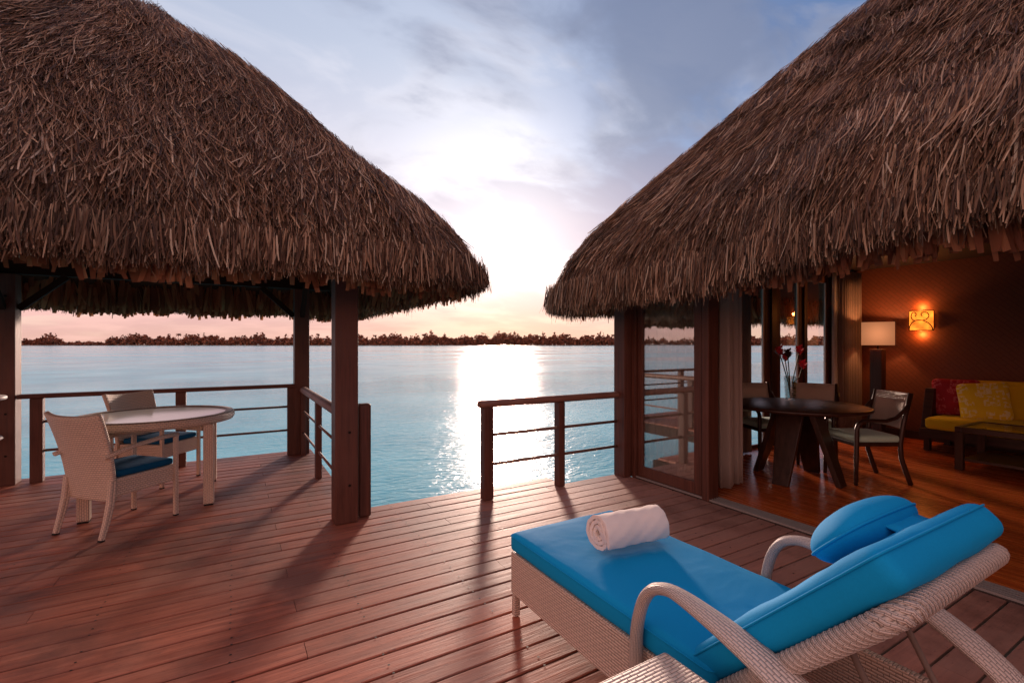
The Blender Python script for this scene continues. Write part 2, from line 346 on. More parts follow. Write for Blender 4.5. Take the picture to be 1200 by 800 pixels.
# ------------------------------------------------------------------ mesh helpers
class MB:
    """collects geometry with metre-scaled UVs and links it as one mesh object"""
    def __init__(s): s.v = []; s.f = []; s.uv = []; s.mi = []; s.sm = []
    def face(s, idx, uvs=None, mi=0, smooth=False):
        s.f.append(tuple(idx)); s.mi.append(mi); s.sm.append(smooth)
        if uvs is None:
            p = [Vector(s.v[i]) for i in idx]
            n = (p[1] - p[0]).cross(p[2] - p[1])
            ax = max(range(3), key=lambda k: abs(n[k]))
            uvs = [((q.y, q.z), (q.x, q.z), (q.x, q.y))[ax] for q in p]
        s.uv.append(uvs)
    def box(s, x0, x1, y0, y1, z0, z1, mi=0, M=None):
        b = len(s.v)
        for z in (z0, z1):
            for x, y in ((x0, y0), (x1, y0), (x1, y1), (x0, y1)):
                p = Vector((x, y, z)); s.v.append(tuple(M @ p) if M else tuple(p))
        for q in ((0, 3, 2, 1), (4, 5, 6, 7), (0, 1, 5, 4), (1, 2, 6, 5), (2, 3, 7, 6), (3, 0, 4, 7)):
            s.face([b + i for i in q], mi=mi)
        return s
    def bar(s, p0, p1, w_, h_, up=(0, 0, 1), mi=0):
        p0, p1 = Vector(p0), Vector(p1); d = (p1 - p0); L = d.length; d.normalize()
        up = Vector(up)
        if abs(d.dot(up)) > 0.98: up = Vector((0, 1, 0))
        sx = d.cross(up).normalized(); uz = sx.cross(d)
        M = Matrix(((d.x, sx.x, uz.x, p0.x), (d.y, sx.y, uz.y, p0.y), (d.z, sx.z, uz.z, p0.z), (0, 0, 0, 1)))
        return s.box(0, L, -w_ / 2, w_ / 2, -h_ / 2, h_ / 2, mi, M)
    def tube(s, pts, rad, seg=12, ref=(1, 0, 0), mi=0, caps=True, twist=0.0, closed=False):
        """rad: number, (rx, ry) or list of them; ref: direction of rx"""
        pts = [Vector(p) for p in pts]; n = len(pts); b = len(s.v); acc = 0; us = []
        refs = ref if isinstance(ref, list) else None
        ref = Vector(refs[0] if refs else ref)
        for i, p in enumerate(pts):
            if closed: d = (pts[(i + 1) % n] - pts[i - 1]).normalized()
            else: d = (pts[min(i + 1, n - 1)] - pts[max(i - 1, 0)]).normalized()
            if refs: ref = Vector(refs[i])
            r = rad[i] if isinstance(rad, list) else rad
            rx, ry = (r, r) if not isinstance(r, tuple) else r
            sx = (ref - d * ref.dot(d))
            if sx.length < 1e-4: sx = d.orthogonal()
            sx.normalize(); sy = d.cross(sx)
            if i: acc += (p - pts[i - 1]).length
            us.append(acc)
            for k in range(seg):
                a = 2 * math.pi * k / seg + twist
                s.v.append(tuple(p + sx * rx * math.cos(a) + sy * ry * math.sin(a)))
        r0 = rad[0] if isinstance(rad, list) else rad
        r0 = max(r0) if isinstance(r0, tuple) else r0
        circ = 2 * math.pi * r0
        m = n if closed else n - 1
        for i in range(m):
            j = (i + 1) % n
            u0 = us[i]; u1 = us[j] if j else us[i] + (pts[0] - pts[-1]).length
            for k in range(seg):
                k2 = (k + 1) % seg
                v0, v1 = circ * k / seg, circ * (k + 1) / seg
                s.face((b + i * seg + k, b + i * seg + k2, b + j * seg + k2, b + j * seg + k), [(u0, v0), (u0, v1), (u1, v1), (u1, v0)], mi, True)
        if caps and not closed:
            s.face([b + k for k in reversed(range(seg))], mi=mi); s.face([b + (n - 1) * seg + k for k in range(seg)], mi=mi)
        return s
    def lathe(s, prof, seg=32, c=(0, 0), mi=0, smooth=True):
        b = len(s.v)
        for r, z in prof:
            for k in range(seg):
                a = 2 * math.pi * k / seg
                s.v.append((c[0] + r * math.cos(a), c[1] + r * math.sin(a), z))
        for i in range(len(prof) - 1):
            for k in range(seg):
                k2 = (k + 1) % seg
                rr = max(prof[i][0], prof[i + 1][0]); l = 2 * math.pi * rr / seg
                dz = prof[i][1]; dz2 = prof[i + 1][1]
                if abs(dz2 - dz) < 1e-5: dz, dz2 = prof[i][0], prof[i + 1][0]
                s.face((b + i * seg + k, b + i * seg + k2, b + (i + 1) * seg + k2, b + (i + 1) * seg + k), [(k * l, dz), (k * l + l, dz), (k * l + l, dz2), (k * l, dz2)], mi, smooth)
        return s
    def grid(s, fn, nu, nv, mi=0, su=1.0, sv=1.0, smooth=True):
        b = len(s.v)
        for j in range(nv + 1):
            for i in range(nu + 1): s.v.append(tuple(fn(i / nu, j / nv)))
        for j in range(nv):
            for i in range(nu):
                a = b + j * (nu + 1) + i
                s.face((a, a + 1, a + nu + 2, a + nu + 1), [(i / nu * su, j / nv * sv), ((i + 1) / nu * su, j / nv * sv), ((i + 1) / nu * su, (j + 1) / nv * sv), (i / nu * su, (j + 1) / nv * sv)], mi, smooth)
        return s
    def build(s, name, mats, parent=None, bevel=0, subd=0, loc=None, rot=None, solid=0, bseg=2):
        me = bpy.data.meshes.new(name); me.from_pydata([tuple(v) for v in s.v], [], s.f)
        ul = me.uv_layers.new(name='UVMap')
        flat = [c for f in s.uv for q in f for c in q]
        ul.data.foreach_set('uv', flat)
        for m_ in (mats if isinstance(mats, (list, tuple)) else [mats]): me.materials.append(MATS[m_])
        me.polygons.foreach_set('material_index', s.mi); me.polygons.foreach_set('use_smooth', s.sm)
        me.update()
        o = bpy.data.objects.new(name, me); COL.objects.link(o)
        if parent: o.parent = parent
        if loc: o.location = loc
        if rot: o.rotation_euler = rot
        if solid:
            q = o.modifiers.new('solid', 'SOLIDIFY'); q.thickness = solid; q.offset = 0
        if bevel:
            q = o.modifiers.new('bevel', 'BEVEL'); q.width = bevel; q.segments = bseg; q.limit_method = 'ANGLE'; q.angle_limit = R(40)
        if subd:
            q = o.modifiers.new('subd', 'SUBSURF'); q.levels = subd; q.render_levels = subd
        return o
def tag(o, label=None, cat=None, group=None, kind=None):
    if label: o['label'] = label
    if cat: o['category'] = cat
    if group: o['group'] = group
    if kind: o['kind'] = kind
    return o
def thing(name, label, cat, loc=(0, 0, 0), rz=0, group=None):
    o = bpy.data.objects.new(name, None); o.empty_display_size = 0.2; COL.objects.link(o)
    o.location = loc; o.rotation_euler = (0, 0, rz)
    return tag(o, label, cat, group)
def copy_tree(o, parent=None):
    c = o.copy(); COL.objects.link(c); c.parent = parent
    for ch in list(o.children): copy_tree(ch, c)
    return c
def face_rot(dx, dy):            # rotation that turns local +Y to (dx, dy)
    return math.atan2(-dx, dy)
def cushion(x, y, z, r=0.03, puff=0.012, nu=18, nv=18):
    """soft box centred at the origin: size x,y,z; edges rounded, faces slightly puffed"""
    mb = MB(); b0 = 0
    def sgnpow(c, e): return math.copysign(abs(c) ** e, c)
    N, K = 4 * nu, 12
    base = len(mb.v)
    rings = []
    # rounded-rect rings swept over profile
    prof = []
    for k in range(K + 1):
        a = -math.pi / 2 + math.pi * k / K
        prof.append((r * (1 - math.cos(a)), math.copysign(z / 2 - r + r * abs(math.sin(a)), math.sin(a)) if abs(math.sin(a)) > 1e-6 else 0))
    return mb

def soft_box(x, y, z, r=0.03, puff=0.01, seg=10, name='cushion', matn='blue_fabric', parent=None, loc=None, rot=None, seam=True, wr=0.0, seed=1):
    """bevelled cushion as a subdivided cage pushed onto a rounded box"""
    rr = random.Random(seed)
    mb = MB()
    def dens(L):
        n = max(4, int(L / 0.045)); return n
    nx, ny, nz = dens(x), dens(y), max(4, int(z / 0.02))
    def shape(p):
        q = Vector(p)
        hx, hy, hz = x / 2 - r, y / 2 - r, z / 2 - r
        c = Vector((max(-hx, min(hx, q.x)), max(-hy, min(hy, q.y)), max(-hz, min(hz, q.z))))
        d = q - c
        if d.length > 1e-9: d = d.normalized() * r
        p2 = c + d
        px, py = 1 - (2 * q.x / x) ** 4, 1 - (2 * q.y / y) ** 4
        p2.z += math.copysign(puff, q.z) * px * py * min(1, abs(q.z) / (z / 2))
        if wr:
            p2.z += wr * math.sin(q.x * 23 + seed) * math.sin(q.y * 17 + seed * 2) * 0.5
        return p2
    idx = {}
    def vert(p):
        k = tuple(round(c, 5) for c in p)
        if k not in idx: idx[k] = len(mb.v); mb.v.append(tuple(shape(p)))
        return idx[k]
    def lin(n, L):   # concentrated near ends for the round edge
        out = [-L / 2, -L / 2 + r * .3, -L / 2 + r * .65, -L / 2 + r]
        m = max(1, n - 3)
        out += [-L / 2 + r + (L - 2 * r) * i / m for i in range(1, m)]
        out += [L / 2 - r, L / 2 - r * .65, L / 2 - r * .3, L / 2]
        return out
    X, Y, Z = lin(nx, x), lin(ny, y), lin(nz, z)
    def sheet(A, B, f, flip):
        for i in range(len(A) - 1):
            for j in range(len(B) - 1):
                q = [f(A[i], B[j]), f(A[i + 1], B[j]), f(A[i + 1], B[j + 1]), f(A[i], B[j + 1])]
                if flip: q = q[::-1]
                mb.face([vert(p) for p in q], smooth=True)
    sheet(X, Y, lambda a, b: (a, b, z / 2), False); sheet(X, Y, lambda a, b: (a, b, -z / 2), True)
    sheet(X, Z, lambda a, b: (a, -y / 2, b), False); sheet(X, Z, lambda a, b: (a, y / 2, b), True)
    sheet(Y, Z, lambda a, b: (x / 2, a, b), False); sheet(Y, Z, lambda a, b: (-x / 2, a, b), True)
    o = mb.build(name, matn, parent, loc=loc, rot=rot)
    if seam:
        pts = []
        for (cx_, cy_, a0) in ((x / 2 - r, y / 2 - r, 0), (-x / 2 + r, y / 2 - r, 90), (-x / 2 + r, -y / 2 + r, 180), (x / 2 - r, -y / 2 + r, 270)):
            for k in range(5):
                a = R(a0 + k * 22.5); pts.append((cx_ + r * math.cos(a), cy_ + r * math.sin(a), z / 2 - r * 0.55))
        sm = MB().tube(pts, 0.0032, 6, ref=(0, 0, 1), closed=True)
        sm.build('piping', matn, o)
    return o

def np_mesh(name, V, F, UV, matn, parent=None, smooth=False):
    """V (n,3), F (m,4) quads, UV (m*4,2)"""
    me = bpy.data.meshes.new(name)
    me.vertices.add(len(V)); me.vertices.foreach_set('co', V.astype(np.float32).ravel())
    me.loops.add(F.size); me.loops.foreach_set('vertex_index', F.astype(np.int32).ravel())
    me.polygons.add(len(F)); me.polygons.foreach_set('loop_start', np.arange(0, F.size, F.shape[1], dtype=np.int32))
    me.polygons.foreach_set('use_smooth', np.full(len(F), smooth))
    ul = me.uv_layers.new(name='UVMap'); ul.data.foreach_set('uv', UV.astype(np.float32).ravel())
    me.materials.append(MATS[matn]); me.update(calc_edges=True)
    o = bpy.data.objects.new(name, me); COL.objects.link(o)
    if parent: o.parent = parent
    return o

# ------------------------------------------------------------------ water, far shore
SEA = -1.0
mb = MB(); mb.v = [(-4000, -4000, SEA), (4000, -4000, SEA), (4000, 4000, SEA), (-4000, 4000, SEA)]; mb.face((0, 1, 2, 3))
tag(mb.build('water', 'lagoon_water'), kind='structure')

DIST = 720.0
def shore(az, d, z=0.0):      # az in degrees relative to the camera axis
    a = R(30.5 + az); return Vector((d * math.sin(a), d * math.cos(a), z))
def shore_r(az):              # straight-ish shore in front, wrapping round to the left
    if az > -45: return DIST / math.cos(R(az))
    return DIST / math.cos(R(45))
# low sandy bank
mb = MB(); A = list(range(-130, 66, 2)); b0 = 0
for az in A:
    r0 = shore_r(az)
    for dr, z in ((-3, SEA - .5), (0, SEA + .6), (70, SEA + 1.6), (90, SEA - .5)):
        mb.v.append(tuple(shore(az, r0 + dr, z)))
for i in range(len(A) - 1):
    for k in range(3): mb.face((i * 4 + k, i * 4 + 4 + k, i * 4 + 5 + k, i * 4 + 1 + k))
tag(mb.build('shore_ground', 'sand'), kind='structure')
# wooded mass
def height_at(az):
    h = 12.5 + 2.2 * math.sin(az * 1.3 + 1) + 2.2 * math.sin(az * 3.1) + 1.5 * math.sin(az * 7.7 + 2)
    if -43.5 < az < -40: h *= 0.30
    if az < -45.5 and az > -48: h *= 0.6
    if -2.2 < az < 0.0: h += 5
    if 2.0 < az < 4.2: h += 3.5
    return max(h, 4)
C, SZ, ISO = [], [], []
az = -128.0
while az < 64:
    r0 = shore_r(az)
    for row in range(4):
        hh = height_at(az) * random.uniform(0.62, 1.18) * (0.75 + 0.15 * row)
        cr = random.uniform(3.0, 6.5); aj = az + random.uniform(-.2, .2)
        base = shore(aj, r0 + 4 + row * 14, SEA + 0.5)
        k = 60 if az > -50 else 22
        for _ in range(k):
            u_ = rng.normal(size=3); u_ /= np.linalg.norm(u_); u_ *= rng.random() ** 0.4
            z_ = hh * 0.55 + u_[2] * hh * 0.5
            C.append((base.x + u_[0] * cr, base.y + u_[1] * cr, SEA + .5 + z_)); SZ.append(random.uniform(1.1, 2.8))
    az += 0.34
C = np.array(C); SZ = np.array(SZ)[:, None]; n = len(C)
a_ = rng.normal(size=(n, 3)); a_ /= np.linalg.norm(a_, axis=1, keepdims=True)
b_ = np.cross(a_, rng.normal(size=(n, 3))); b_ /= np.linalg.norm(b_, axis=1, keepdims=True)
V = np.stack([C - a_ * SZ, C - b_ * SZ * .6, C + a_ * SZ, C + b_ * SZ * .6], 1).reshape(-1, 3)
F = np.arange(4 * n).reshape(-1, 4)
UV = np.zeros((4 * n, 2))
wd = np_mesh('distant_wood', V, F, UV, 'distant_foliage'); tag(wd, 'far-off line of dark reddish trees along the opposite shore', 'wood', kind='stuff')
# palms standing out of the wood
def palm(h=16, lean=1.0, seed=0, label=None, group=None):
    rr = random.Random(seed)
    p = thing('palm_tree', label, 'palm tree', group=group)
    pts = [(lean * (k / 6) ** 2, 0, h * k / 6) for k in range(7)]
    MB().tube(pts, [0.42 - 0.035 * k for k in range(7)], 6).build('trunk', 'trunk_bark', p)
    cr = MB(); top = Vector((lean, 0, h))
    for k in range(24):
        a = k * 2.399 + rr.random(); up = rr.uniform(-0.5, 1.0); L = rr.uniform(3.2, 4.4)
        prev = None
        for j in range(6):
            t_ = j / 5
            c = top + Vector((math.cos(a) * L * t_, math.sin(a) * L * t_, up * L * t_ * 0.8 - 1.9 * L / 4 * t_ * t_))
            sd_ = Vector((-math.sin(a), math.cos(a), -0.35)).normalized() * (1.0 * math.sin(math.pi * min(1, t_ * .85 + .12)))
            cur = (len(cr.v), len(cr.v) + 1); cr.v += [tuple(c - sd_), tuple(c + sd_)]
            if prev: cr.face((prev[0], cur[0], cur[1], prev[1]))
            prev = cur
    cr.build('crown', 'distant_foliage', p)
    return p
def az_px(px): return math.degrees(math.atan((px - 600) / 559))
lone = palm(15.5, 0.8, 3, 'lone palm standing clear in the gap of the far treeline, seen beneath the gazebo eave')
lone.location = shore(az_px(156), shore_r(az_px(156)) + 6, SEA + .5)
ptype = [palm(18, 1.5, 11, 'small palm rising out of the dark treeline on the far shore', 'palms along the far shore'),
         palm(17, -1.2, 12, 'small palm rising out of the dark treeline on the far shore', 'palms along the far shore'),
         palm(18.5, 0.6, 13, 'small palm rising out of the dark treeline on the far shore', 'palms along the far shore')]
pxs = [208, 246, 300, 372, 440, 497, 566, 632, 664, 688, 703, 718, 880, 925, 955]
for i, px in enumerate(pxs):
    p = ptype[i] if i < 3 else copy_tree(ptype[i % 3])
    p.location = shore(az_px(px), shore_r(az_px(px)) + 8 + (i * 7) % 20, SEA + random.uniform(-4.5, -0.5)); p.rotation_euler.z = i * 1.7

# ------------------------------------------------------------------ deck
BW, GAP = 0.145, 0.011
A_WALL = 3.70
def deck_span(b):             # extent in a of the boards at row b
    if b < 3.93: return -3.6, A_WALL
    if b < 4.23: return -3.6, 2.90
    return -3.6, 0.93
mb = MB(); rr = random.Random(5); b = -2.6; row = 0
while b < 6.95:
    a0, a1 = deck_span(b + BW * 0.5)
    cuts = [a0]; x = a0 + rr.uniform(0.3, 3.0)
    joint = [-3.0, -1.2, 1.2, 3.0]
    x = a0 + 1.2 * (1 + (row * 2) % 3) + 0.3
    while x < a1 - 0.5:
        cuts.append(x); x += 3.6
    cuts.append(a1)
    y0, y1 = b + GAP / 2, b + BW - GAP / 2
    for i in range(len(cuts) - 1):
        p0, p1 = cuts[i] + 0.0015, cuts[i + 1] - 0.0015
        dz = rr.uniform(-0.0012, 0.0012); tl = rr.uniform(-0.0012, 0.0012)
        c = 0.004; k0 = len(mb.v)
        for xx in (p0, p1):
            for yy, zz in ((y0, -0.028), (y0, -c), (y0 + c, 0), (y1 - c, 0), (y1, -c), (y1, -0.028)):
                mb.v.append((xx, yy, zz + dz + (tl if yy > b + BW / 2 else -tl)))
        for q in range(5): mb.face((k0 + q, k0 + 6 + q, k0 + 7 + q, k0 + q + 1))
        mb.face([k0 + q for q in range(6)]); mb.face([k0 + 6 + q for q in reversed(range(6))])
    b += BW; row += 1
# screws over the joists
b = -0.4
while b < 6.9:
    a0, a1 = deck_span(b + BW * 0.5)
    a = -3.0
    while a < a1:
        if a > a0:
            for dy in (0.03, BW - 0.03):
                if rr.random() < 0.8:
                    k0 = len(mb.v); cx_, cy_ = a + rr.uniform(-.006, .006), b + dy
                    for q in range(7): mb.v.append((cx_ + 0.006 * math.cos(q * .8976), cy_ + 0.006 * math.sin(q * .8976), 0.0030))
                    mb.face([k0 + q for q in range(7)], mi=1)
        a += 0.6
    b += BW
dk = mb.build('deck', ['deck_wood', 'screw_metal']); tag(dk, kind='structure')
# joists, edge boards
mb = MB()
a = -3.0
while a < A_WALL:
    top = 6.90 if a < 0.9 else (4.20 if a < 2.9 else 3.90)
    mb.box(a - .022, a + .022, -2.5, top, -0.19, -0.0315); a += 0.6
mb.box(-3.6, 0.905, 6.94, 6.98, -0.20, -0.032); mb.box(0.908, 0.948, 4.30, 6.98, -0.20, -0.032)
mb.box(0.95, 2.90, 4.222, 4.262, -0.20, -0.032); mb.box(2.903, 2.943, 3.95, 4.262, -0.20, -0.032); mb.box(2.945, 3.70, 3.925, 3.965, -0.20, -0.032)
tag(mb.build('deck_frame', 'underdeck'), kind='structure')

# ------------------------------------------------------------------ railings
def cap_tube(mb, p0, p1, r, ry=None):
    p0, p1 = Vector(p0), Vector(p1); d = (p1 - p0).normalized()
    ry = ry or r
    mb.tube([p0, p0 + d * .012, p0 + d * .035, p1 - d * .035, p1 - d * .012, p1], [(r * .62, ry * .62), (r * .9, ry * .9), (r, ry), (r, ry), (r * .9, ry * .9), (r * .62, ry * .62)], 16, ref=(0, 0, 1))
def rail_post(root, x, y, h, w_=0.085, d_=0.085, mt='post_wood_z'):
    return MB().box(x - w_ / 2, x + w_ / 2, y - d_ / 2, y + d_ / 2, 0.001, h).build('post', mt, root, bevel=0.006)
# main railing beside the villa
r1 = thing('wooden_railing', 'short wooden deck railing with two thin rods, ending against the villa corner', 'railing', (2.0, 3.88, 0))
for x in (0.02, 0.84): rail_post(r1, x, 0, 0.842, .095 if x < .1 else .075)
m_ = MB(); cap_tube(m_, (-0.07, 0, .872), (1.62, 0, .872), 0.036, 0.05); m_.build('top_rail', 'rail_wood_x', r1)
for z in (0.585, 0.315): MB().tube([(0.05, 0, z), (1.62, 0, z)], 0.015, 10, ref=(0, 0, 1)).build('rod', 'rail_rod_wood', r1)
# gazebo back railing
r2 = thing('wooden_railing', 'long wooden railing along the far side of the gazebo behind the white dining table', 'railing', (0.72, 6.72, 0))
for x in (-2.44, -1.22, -0.05): rail_post(r2, x, 0, 0.862, .10)
MB().bar((-2.588, 0, .885), (0.02, 0, .885), 0.10, 0.045).build('top_rail', 'post_wood_x', r2, bevel=0.012)
for z in (0.62, 0.32): MB().tube([(-2.42, 0, z), (-0.05, 0, z)], 0.014, 10, ref=(0, 0, 1)).build('rod', 'rail_rod_wood', r2)
# gazebo side railing
r3 = thing('wooden_railing', 'short railing with a rounded pale top rail between the two right gazebo posts', 'railing', (0.80, 4.10, 0))
for y in (1.32, 2.55): rail_post(r3, 0, y, 0.80, .06, .10)
m_ = MB(); cap_tube(m_, (0, 0.0, .835), (0, 2.52, .835), 0.042, 0.05); m_.build('top_rail', 'rail_wood_y', r3)
for z in (0.56, 0.28): MB().tube([(0, 0.0, z), (0, 2.5, z)], 0.013, 10, ref=(0, 0, 1)).build('rod', 'rail_wood_y', r3)
# stub post
st = thing('stub_post', 'short rounded wooden stub post beside the big front gazebo post', 'post', (0.948, 4.02, 0))
MB().box(-.05, .05, -.045, .045, 0.001, 0.93).build('post', 'post_wood_z', st, bevel=0.02, bseg=3)

# ------------------------------------------------------------------ thatch
class Roof:
    """rounded-rectangle thatch roof: inset x from the eave -> height"""
    def __init__(s, cx, cy, hx, hy, r, z0, slope, lip, lipw=0.12, zmax=None, crown=0.0):
        s.__dict__.update(dict(cx=cx, cy=cy, hx=hx, hy=hy, r=r, z0=z0, slope=slope, lip=lip, lipw=lipw, crown=crown))
        s.xmax = min(hx, hy)
    def plan(s, t, x):
        """t in [0,1) round the eave, x inset (arrays) -> px,py,nx,ny"""
        t = np.asarray(t); x = np.asarray(x)
        hx, hy, r = s.hx, s.hy, s.r
        lx, ly, q = 2 * (hx - r), 2 * (hy - r), math.pi * r / 2
        P = 2 * lx + 2 * ly + 4 * q
        d = (t % 1.0) * P
        f = np.maximum(0.0, 1 - x / s.xmax)
        # corner centre and radius at the inset: radius shrinks slowly, half sizes shrink by x
        rr = np.minimum(r, r * (0.35 + 0.65 * f)); rr = np.minimum(rr, s.xmax * f + 1e-4)
        ihx, ihy = np.maximum(hx - x, 0), np.maximum(hy - x, 0)
        px = np.zeros_like(d); py = np.zeros_like(d); nx = np.zeros_like(d); ny = np.zeros_like(d)
        segs = [('s', ly, (1, 0)), ('c', q, 0), ('s', lx, (0, 1)), ('c', q, 90), ('s', ly, (-1, 0)), ('c', q, 180), ('s', lx, (0, -1)), ('c', q, 270)]
        acc = 0
        for kind, L, info in segs:
            m = (d >= acc) & (d < acc + L + 1e-9); u = (d - acc) / L
            if kind == 's':
                nxv, nyv = info
                if nxv: 
                    w_ = (u * 2 - 1) * nxv; px = np.where(m, nxv * ihx, px); py = np.where(m, w_ * np.maximum(ihy - rr, 0), py)
                else:
                    w_ = (1 - u * 2) * nyv; px = np.where(m, w_ * np.maximum(ihx - rr, 0), px); py = np.where(m, nyv * ihy, py)
                nx = np.where(m, nxv, nx); ny = np.where(m, nyv, ny)
            else:
                a = np.radians(info) + u * math.pi / 2
                sx = 1 if info in (0, 270) else -1; sy = 1 if info in (0, 90) else -1
                px = np.where(m, sx * np.maximum(ihx - rr, 0) + rr * np.cos(a), px); py = np.where(m, sy * np.maximum(ihy - rr, 0) + rr * np.sin(a), py)
                nx = np.where(m, np.cos(a), nx); ny = np.where(m, np.sin(a), ny)
            acc += L
        return s.cx + px, s.cy + py, nx, ny
    def z(s, x):
        f = np.clip(x / s.xmax, 0, 1)
        return s.z0 + s.slope * x - s.lip * np.exp(-x / s.lipw) - s.crown * f ** 5
    def dz(s, x): return s.slope + s.lip / s.lipw * np.exp(-x / s.lipw)
    def perim(s): return 4 * (s.hx + s.hy)
def shell(roof, off, name, matn, parent, x0=0.0, raise_fn=None):
    xs = x0 + (roof.xmax - x0) * np.linspace(0, 1, 40) ** 1.6; nt = 160
    V, F, UV = [], [], []
    for x in xs:
        px, py, nx, ny = roof.plan(np.arange(nt) / nt, np.full(nt, x))
        up = raise_fn(px, py) * max(0, 1 - x / 0.7) if raise_fn is not None else 0
        V.append(np.stack([px, py, np.full(nt, roof.z(np.array(max(x, 0.0))) + off) + up], 1))
    V = np.concatenate(V)
    for i in range(len(xs) - 1):
        for k in range(nt):
            k2 = (k + 1) % nt
            F.append((i * nt + k, i * nt + k2, (i + 1) * nt + k2, (i + 1) * nt + k))
    F = np.array(F); UV = V[F.ravel()][:, [0, 2]]
    return np_mesh(name, V, F, UV, matn, parent, True)
def strips(P, D, N, L, Wd, bend, curl, roll):
    """P base, D direction, N normal (n,3 arrays); returns V,F,UV"""
    n = len(P); T = np.array([0, .34, .68, 1.0]); wt = np.array([.6, 1.0, .95, .62])
    Sd = np.cross(D, N); Sd /= np.linalg.norm(Sd, axis=1, keepdims=True)
    cr, sr = np.cos(roll)[:, None], np.sin(roll)[:, None]
    S2 = Sd * cr + N * sr
    V = np.zeros((n, 4, 2, 3))
    for i, t_ in enumerate(T):
        c = P + D * (L * t_)[:, None] + N * (bend * t_ * t_ * L)[:, None] + Sd * (curl * t_ * t_ * L)[:, None]
        hw = S2 * (Wd * wt[i] * 0.5)[:, None]
        V[:, i, 0] = c - hw; V[:, i, 1] = c + hw
    V = V.reshape(-1, 3)
    base = (np.arange(n) * 8)[:, None, None]
    q = np.array([[0, 1, 3, 2], [2, 3, 5, 4], [4, 5, 7, 6]])[None]
    F = (base + q).reshape(-1, 4)
    uvq = np.array([[[0, T[i]], [1, T[i]], [1, T[i + 1]], [0, T[i + 1]]] for i in range(3)]).reshape(-1, 2)
    UV = np.tile(uvq, (n, 1))
    return V, F, UV
def thatch_strips(roof, density, keep=None, xmin=0.0, zmin=1.87, raise_fn=None):
    area = roof.perim() * roof.xmax * 1.45
    n = int(area * density)
    x = roof.xmax * (1 - np.sqrt(rng.random(n))) if roof.hx == roof.hy else roof.xmax * (1 - np.sqrt(rng.random(n)) * 1.0)
    extra = int(roof.perim() * density * 0.35)
    x = np.concatenate([x, rng.random(extra) * 0.45]); n = len(x)
    x = np.maximum(x, xmin)
    t_ = rng.random(n)
    px, py, nx, ny = roof.plan(t_, x)
    if keep is not None:
        m = keep(px, py); x, t_, px, py, nx, ny = [q[m] for q in (x, t_, px, py, nx, ny)]; n = len(x)
    sl = roof.dz(x); ca = 1 / np.sqrt(1 + sl * sl); sa = sl * ca
    D = np.stack([nx * ca, ny * ca, -sa], 1); N = np.stack([nx * sa, ny * sa, ca], 1)
    Sd = np.cross(D, N)
    yaw = rng.normal(0, 0.14, n) + 0.22 * np.sin(px * 2.3 + py * 1.7) * np.sin(x * 3)
    # loose tangled leaves high up, longer combed leaves near the eave
    hi = np.clip(x / roof.xmax, 0, 1)
    yaw *= 0.75 + 0.8 * hi ** 2
    D = D * np.cos(yaw)[:, None] + Sd * np.sin(yaw)[:, None]
    z = roof.z(x)
    up = raise_fn(px, py) if raise_fn is not None else np.zeros(n)
    z = z + up * np.clip(1 - x / 0.7, 0, 1)
    L = rng.uniform(0.16, 0.38, n) * (1.2 - 0.40 * hi)
    big = x < 0.75
    L = np.where(big, L * rng.uniform(1.0, 1.4, n), L)
    Wd = rng.uniform(0.0035, 0.009, n) * np.where(x < 0.5, 1.3, 1.0)
    room = np.maximum(z - (zmin + up) + 0.06, 0.05) / sa * rng.uniform(0.75, 1.12, n)
    L = np.minimum(L, np.maximum(room * 1.3, 0.08))
    P = np.stack([px, py, z], 1) + N * (rng.uniform(-0.05, 0.03, n) + 0.028 * np.sin(px * 9 + x * 4) * np.sin(py * 8 - x * 7))[:, None] - D * (L * 0.5)[:, None]
    # let gravity pull the overhanging tips down at the eave
    lift = rng.uniform(-0.02, 0.16, n)
    lift = np.where(x < 0.2, rng.uniform(-0.10, 0.10, n), lift)
    fib = rng.random(n) < 0.3
    Wd = np.where(fib, rng.uniform(0.002, 0.004, n), Wd); L = np.where(fib, L * 1.15, L)
    return strips(P, D, N, L, Wd, lift, rng.normal(0, 0.10, n), rng.normal(0, 0.55, n))
def fringe_strips(roof, per_m, inset, ztop, zbot, jitter, wd, lean, keep=None, zvar=None):
    n = int(roof.perim() * per_m)
    t_ = rng.random(n); x = np.full(n, inset) + rng.uniform(-0.04, 0.04, n)
    px, py, nx, ny = roof.plan(t_, x)
    if keep is not None:
        m = keep(px, py); px, py, nx, ny = [q[m] for q in (px, py, nx, ny)]; n = len(px)
    zt = ztop + rng.uniform(-.10, .06, n); zb = zbot + rng.normal(0, jitter, n) + 0.02 * np.sin(px * 5 + py * 4) + 0.022 * np.sin(px * 17 + py * 19)
    if zvar is not None: zb = zb + zvar(px, py); zt = zt + zvar(px, py) * 0.6
    out = rng.normal(lean, 0.09, n)
    tang = rng.normal(0, 0.11, n) + 0.13 * np.sin(px * 13 + py * 11) * np.sin(px * 5.1 - py * 6.3)
    D = np.stack([nx * out - ny * tang, ny * out + nx * tang, -np.ones(n)], 1); D /= np.linalg.norm(D, axis=1, keepdims=True)
    N = np.stack([nx, ny, np.zeros(n)], 1); N -= D * np.sum(N * D, 1)[:, None]; N /= np.linalg.norm(N, axis=1, keepdims=True)
    P = np.stack([px, py, zt], 1)
    return strips(P, D, N, np.maximum(zt - zb, .05), rng.uniform(wd[0], wd[1], n), rng.uniform(-.08, .05, n), rng.normal(0, .08, n), rng.normal(0, .5, n))
def join(parts):
    Vs, Fs, Us, o = [], [], [], 0
    for V_, F_, U_ in parts:
        Vs.append(V_); Fs.append(F_ + o); Us.append(U_); o += len(V_)
    return np.concatenate(Vs), np.concatenate(Fs), np.concatenate(Us)

